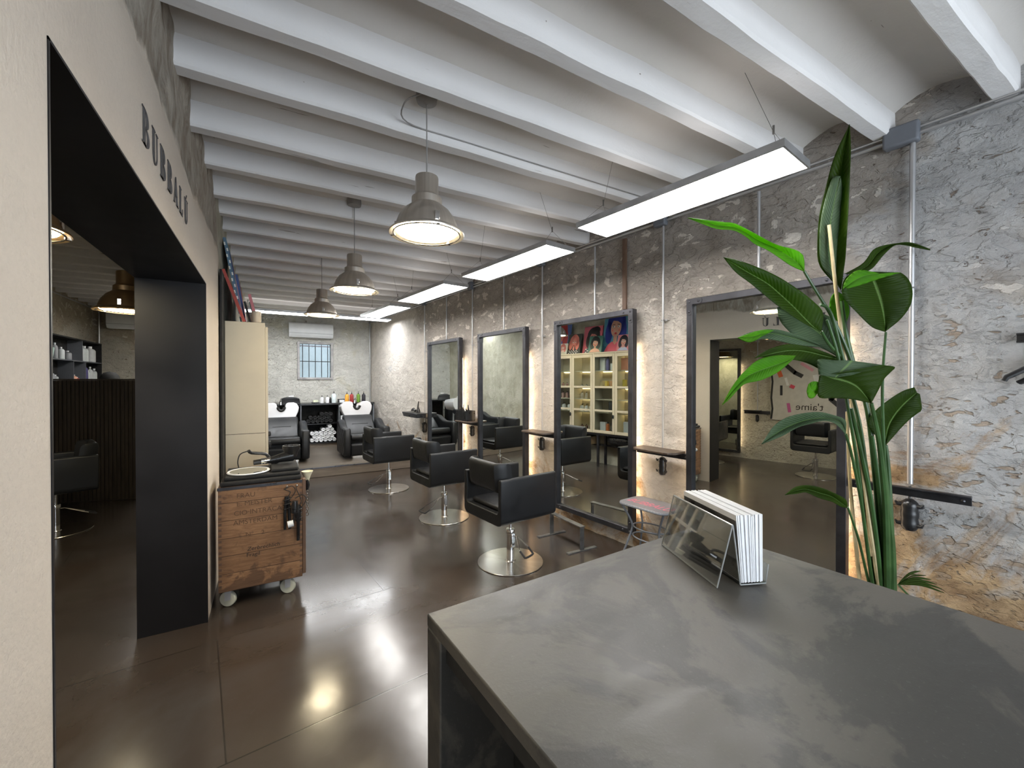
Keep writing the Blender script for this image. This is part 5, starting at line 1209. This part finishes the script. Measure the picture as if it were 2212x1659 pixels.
# =================================================================== PLANT
PB = Vector((2.66, .90, 0)); D0 = 2.12
t = thing('potted_plant', 'tall green bird-of-paradise plant with paddle leaves standing between counter and mirror wall', 'plant', PB)
def c3(x, y): return (1480 + .3256 * x, 240 + .3256 * y)
def c4(x, y): return (1480 + .3738 * x, 680 + .3738 * y)
def resample(pts, n):
    pts = smoothpts([Vector((p[0], p[1], p[2])) for p in pts], 8); L = [0]
    for a, b in zip(pts[:-1], pts[1:]): L.append(L[-1] + (b - a).length)
    out = []; j = 0
    for k in range(n + 1):
        q = L[-1] * k / n
        while j < len(L) - 2 and L[j + 1] < q: j += 1
        f = (q - L[j]) / max(1e-6, L[j + 1] - L[j]); out.append(pts[j].lerp(pts[j + 1], min(1, max(0, f))))
    return out
def leaf(Lp, Mp, Rp, d0, d1, fold=.03, mat='leaf', cv=c3, bow=0.0, dl=0.0, dr=0.0, label=None):
    """outline points give where each edge runs; d0..d1 is the distance from base to tip, fold how far the rib sits behind the rims"""
    def mk(P_, e):
        out = []
        for i, (x, y) in enumerate(P_):
            f = i / (len(P_) - 1); s_ = math.sin(PI * f); X, Y = cv(x, y); out.append((X, Y, 100 * (d0 + (d1 - d0) * f + bow * s_ + e * s_)))
        return resample(out, 26)
    a, b, c = mk(Lp, dl - fold * .5), mk(Mp, fold * .5), mk(Rp, dr - fold * .5)
    m = MB()
    def fn(u, v):
        k = min(26, int(round(v * 26))); A, B, Cc = a[k], b[k], c[k]
        q = A.lerp(B, (u * 2)) if u <= .5 else B.lerp(Cc, (u - .5) * 2)
        h = 4 * (u * 2 % 1) * (1 - (u * 2 % 1)) if u not in (0, .5, 1) else 0
        p = at(q.x, q.y, q.z / 100 - .006 * h + .0025 * math.sin(40 * v + 3 * u) * (abs(u - .5) * 2)); return p - PB
    m.grid(fn, 12, 26)
    o = m.build('leaf', mat, t, smooth=True, recalc=False)
    sd = o.modifiers.new('s', 'SOLIDIFY'); sd.thickness = .0016
    if label: o['label'] = label
    return o
# tall upright leaf
leaf([(980, 1135), (890, 1020), (878, 880), (890, 700), (930, 520), (990, 300), (1090, 90)], [(1000, 1140), (1000, 960), (1010, 850), (1030, 700), (1040, 560), (1035, 380), (1090, 88)], [(1035, 1190), (1060, 1000), (1070, 850), (1082, 650), (1090, 480), (1100, 250), (1092, 88)], 2.12, 2.02, .05, 'leaf', dl=.03, dr=-.04)
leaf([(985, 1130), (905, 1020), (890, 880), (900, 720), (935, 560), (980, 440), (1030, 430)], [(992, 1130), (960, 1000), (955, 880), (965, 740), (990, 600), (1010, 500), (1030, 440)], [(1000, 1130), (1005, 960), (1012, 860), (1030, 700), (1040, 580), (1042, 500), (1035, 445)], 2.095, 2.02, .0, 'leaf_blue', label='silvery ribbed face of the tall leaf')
# bright leaf reaching to the upper left
leaf([(790, 1065), (700, 1025), (560, 930), (460, 880), (400, 830), (320, 790), (200, 780), (20, 712)], [(790, 1065), (725, 990), (590, 905), (480, 855), (400, 805), (320, 768), (210, 757), (20, 709)], [(792, 1060), (785, 960), (730, 920), (600, 885), (440, 800), (330, 745), (250, 735), (20, 705)], 2.0, 1.82, .03, 'leaf_lite', label='bright green leaf')
# big dark leaf on the left
leaf([(900, 1465), (850, 1440), (760, 1390), (640, 1310), (540, 1230), (430, 1140), (330, 1065), (255, 972)], [(905, 1465), (860, 1440), (800, 1385), (720, 1300), (630, 1215), (540, 1140), (400, 1060), (255, 970)], [(905, 1460), (916, 1340), (860, 1270), (760, 1190), (620, 1100), (480, 1035), (340, 985), (255, 968)], 1.98, 1.80, .05, 'leaf')
# silvery leaf behind it
leaf([(1040, 1650), (960, 1600), (880, 1560), (740, 1500), (660, 1430), (620, 1370), (610, 1305)], [(1050, 1648), (960, 1540), (900, 1480), (820, 1420), (750, 1370), (690, 1335), (612, 1302)], [(1060, 1645), (1045, 1500), (1000, 1400), (930, 1350), (800, 1320), (700, 1305), (615, 1300)], 2.08, 2.10, .03, 'leaf_blue')
leaf([(920, 1568), (740, 1556), (650, 1532), (520, 1512), (420, 1536), (350, 1507)], [(920, 1566), (800, 1530), (700, 1500), (570, 1475), (450, 1495), (350, 1505)], [(920, 1562), (850, 1528), (700, 1470), (570, 1446), (420, 1470), (352, 1502)], 2.05, 1.92, .015, 'leaf_blue')
leaf([(500, 1500), (470, 1520), (430, 1534), (390, 1525), (352, 1507)], [(560, 1470), (500, 1480), (450, 1495), (400, 1500), (350, 1504)], [(590, 1455), (530, 1450), (470, 1460), (410, 1480), (352, 1502)], 1.93, 1.90, .005, 'leaf_lite')
# long leaf curling down at lower left
leaf([(890, 300), (800, 320), (720, 285), (640, 262), (540, 260), (440, 245), (400, 250)], [(890, 256), (800, 235), (720, 215), (640, 205), (560, 212), (480, 230), (402, 250)], [(890, 250), (800, 212), (700, 182), (600, 170), (520, 185), (450, 215), (404, 248)], 2.06, 1.90, .02, 'leaf', c4)
leaf([(620, 262), (540, 330), (440, 378), (350, 398), (300, 440), (255, 490), (215, 521)], [(630, 250), (540, 285), (440, 320), (370, 350), (320, 390), (270, 445), (215, 520)], [(640, 235), (520, 235), (420, 262), (345, 325), (300, 375), (255, 440), (215, 518)], 1.94, 1.84, .02, 'leaf_lite', c4, label='bright drooping leaf half')
# big rounded leaf at the right
leaf([(1328, 1465), (1240, 1432), (1130, 1325), (1060, 1250), (1040, 1185), (1060, 1110), (1125, 1062)], [(1328, 1465), (1322, 1370), (1300, 1260), (1270, 1170), (1250, 1120), (1240, 1090), (1230, 1066)], [(1330, 1462), (1425, 1385), (1490, 1300), (1510, 1220), (1500, 1150), (1470, 1100), (1430, 1070)], 1.98, 1.93, .05, 'leaf')
leaf([(1045, 1180), (1065, 1120), (1130, 1060), (1200, 1056)], [(1060, 1170), (1130, 1120), (1200, 1090), (1290, 1078)], [(1075, 1180), (1180, 1150), (1300, 1110), (1430, 1072)], 1.90, 1.89, .0, 'leaf_lite', label='bright green folded rim of the rounded leaf')
# thin curled leaf at upper right
leaf([(1110, 1085), (1230, 1052), (1310, 962), (1400, 888), (1510, 902), (1625, 922)], [(1090, 1082), (1205, 1030), (1285, 935), (1395, 884), (1505, 888), (1625, 920)], [(1060, 1080), (1180, 1008), (1258, 912), (1390, 879), (1500, 873), (1625, 917)], 2.1, 2.2, .02, 'leaf')
# small leaf behind the stems
leaf([(1060, 1420), (990, 1380), (958, 1320), (965, 1240), (1000, 1195)], [(1062, 1420), (1030, 1340), (1020, 1280), (1015, 1230), (1003, 1193)], [(1064, 1420), (1090, 1340), (1080, 1270), (1050, 1220), (1006, 1193)], 2.14, 2.14, .01, 'leaf_lite')
# folded leaf in the middle
leaf([(1075, 512), (960, 488), (860, 482), (775, 478), (768, 420), (775, 350)], [(1075, 512), (1010, 430), (960, 395), (900, 375), (850, 365), (800, 350)], [(1077, 510), (1115, 440), (1150, 372), (1190, 330), (1213, 302), (1140, 290)], 1.96, 1.90, .03, 'leaf', c4)
leaf([(772, 345), (768, 300), (770, 257), (860, 262)], [(870, 362), (900, 330), (930, 300), (960, 264)], [(960, 350), (1060, 320), (1160, 300), (1213, 300)], 1.90, 1.93, .0, 'leaf_blue', c4, label='silvery folded-over upper face of the middle leaf')
leaf([(775, 440), (745, 478), (715, 480), (702, 440), (712, 402)], [(778, 430), (760, 440), (745, 440), (728, 430), (722, 395)], [(780, 415), (790, 400), (770, 388), (745, 384), (724, 390)], 1.93, 1.90, .01, 'leaf_lite', c4)
# leaf reaching left, mid height
leaf([(930, 700), (900, 660), (860, 625), (800, 612), (730, 628), (650, 652), (560, 702), (442, 750)], [(930, 680), (895, 620), (830, 600), (770, 598), (690, 612), (600, 645), (520, 690), (442, 748)], [(932, 650), (925, 605), (860, 580), (780, 562), (690, 568), (590, 592), (510, 645), (442, 745)], 2.0, 1.85, .025, 'leaf_blue', c4)
# leaf at the right, torn tip
leaf([(1152, 750), (1060, 645), (1085, 570), (1180, 490), (1260, 440), (1325, 418)], [(1155, 752), (1175, 650), (1215, 575), (1265, 515), (1310, 475), (1340, 450)], [(1160, 755), (1232, 672), (1290, 612), (1340, 572), (1368, 545), (1357, 458)], 2.10, 2.12, .035, 'leaf', c4)
# low leaf
leaf([(938, 1116), (900, 1110), (850, 1082), (780, 1062), (700, 1028), (650, 1034), (578, 1043)], [(938, 1112), (905, 1090), (850, 1052), (780, 1030), (700, 1008), (640, 1018), (578, 1041)], [(940, 1100), (930, 1068), (880, 1038), (790, 1000), (700, 984), (630, 998), (578, 1039)], 2.08, 1.95, .02, 'leaf', c4)
def stem(pts, r0, r1, cv, mat='stem', nm='stem', d=(2.12, 2.12)):
    n_ = len(pts); P3 = []
    for i, (x, y) in enumerate(pts):
        X, Y = cv(x, y); P3.append(at(X, Y, d[0] + (d[1] - d[0]) * i / (n_ - 1)) - PB)
    sp = smoothpts(P3, 5); m = MB(); m.tube(sp, [r0 + (r1 - r0) * i / (len(sp) - 1) for i in range(len(sp))], 8); return m.build(nm, mat, t, smooth=True)
for pts, r0, r1, d in [([(1085, 1600), (1045, 1250), (1000, 900), (960, 640), (885, 250), (820, 30)], .009, .007, (2.16, 2.0)), ([(1110, 1600), (1080, 1300), (1050, 950), (1010, 640), (930, 330), (845, 0), (780, -60)], .011, .007, (2.15, 2.0)),
                       ([(1150, 1600), (1130, 1300), (1095, 900), (1055, 560), (985, 330), (930, 100), (905, -80)], .014, .008, (2.13, 2.1)), ([(1195, 1600), (1165, 1100), (1147, 750), (1140, 400), (1160, 100)], .010, .005, (2.12, 1.99)),
                       ([(1170, 1600), (1160, 1150), (1140, 900), (1115, 700), (1075, 510)], .016, .008, (2.10, 1.96)), ([(1195, 1600), (1185, 1250), (1170, 900), (1156, 752)], .020, .010, (2.13, 2.1)),
                       ([(1130, 1600), (1110, 1350), (1070, 1050), (1010, 760), (960, 540)], .013, .008, (2.12, 2.05)), ([(1090, 1600), (1060, 1400), (1020, 1100), (965, 820), (928, 690)], .009, .006, (2.14, 2.0)), ([(1075, 1600), (1045, 1480), (1000, 1290), (940, 1112)], .007, .005, (2.16, 2.08)),
                       ([(1120, 1600), (1095, 1250), (1040, 850), (975, 500), (955, 240)], .011, .007, (2.14, 2.1)), ([(1165, 1600), (1150, 1350), (1120, 1000), (1080, 700)], .013, .009, (2.12, 2.08)), ([(1190, 1600), (1188, 1350), (1172, 1150), (1140, 820)], .024, .012, (2.10, 2.08))]:
    stem(pts, r0, r1, c4, d=d)
stem([(790, 1062), (860, 1180), (960, 1340), (1020, 1460), (1080, 1600), (1120, 1720)], .006, .009, c3, d=(2.0, 2.08)); stem([(905, 1462), (950, 1540), (1020, 1620), (1090, 1700)], .006, .009, c3, d=(1.98, 2.08))
for pts, d in (([(955, 755), (1000, 1180), (1060, 1640), (1130, 2100), (1240, 2950)], (2.04, 2.12)), ): stem(pts, .0075, .009, c3, 'cane', 'support_cane', d)
stem([(935, 560), (955, 1000), (1010, 1560)], .007, .010, c4, 'cane', 'support_cane', (2.17, 2.18)); stem([(985, 640), (1050, 1100), (1125, 1600)], .006, .010, c4, 'cane', 'dry_stem', (2.08, 2.12))
m = MB(); m.lathe([(0, .001), (.13, .001), (.17, .36), (.165, .37), (.15, .36), (.15, .33), (0, .33)], 32); m.build('pot', 'pot', t, smooth=True)
m = MB(); m.lathe([(0, .331), (.145, .331), (0, .345)], 24); m.build('soil', 'soil', t, smooth=True)
# run the visible bundle down into the pot
m = MB()
for k in range(9):
    a = 2 * PI * k / 9; q = at(*c4(1140 + 45 * math.cos(a), 1600), 2.13) - PB; m.tube(smoothpts([q, (q.x * .7 + .02 * math.cos(a), q.y * .7 + .02 * math.sin(a), .42), (.05 * math.cos(a), .05 * math.sin(a), .335)], 4), [.016] * 9, 8)
m.build('stem_bundle', 'stem', t, smooth=True)
# small palm behind the counter
FB = Vector((2.55, .62, 0))
t2 = thing('palm_plant', 'small palm whose pointed frond tip shows above the counter edge beside the tall plant', 'plant', FB)
m = MB(); m.lathe([(0, .001), (.09, .001), (.12, .22), (.11, .22), (.10, .20), (0, .20)], 24); m.build('pot', 'pot', t2, smooth=True)
tipb = at(1940, 1262, 2.0) - FB
m = MB(); m.tube(smoothpts([(0, 0, .20), (tipb.x * .4, tipb.y * .4, tipb.z * .8), tuple(tipb)], 5), .004, 6); m.build('frond_stem', 'stem', t2, smooth=True)
for k, (ex_, ey_) in enumerate([(1990, 1233), (2012, 1252), (2024, 1262), (2035, 1272), (2040, 1281), (1978, 1240), (2000, 1243)]):
    e = at(ex_, ey_, 1.98 - .02 * k) - FB; mid_ = (tipb + e) / 2 + Vector((0, 0, .018)); m = MB(); sd_ = Vector((0, 0, 1)).cross((e - tipb).normalized()) * .004 + Vector((0, 0, .004))
    P_ = smoothpts([tipb, mid_, e], 5); n_ = len(P_)
    m.grid(lambda u, v: P_[min(n_ - 1, int(round(v * (n_ - 1))))] + sd_ * (u - .5) * 2.2 * math.sin(PI * min(.98, v * .9 + .08)), 2, n_ - 1)
    o = m.build('frond', 'leaf', t2, smooth=True); q = o.modifiers.new('s', 'SOLIDIFY'); q.thickness = .0012
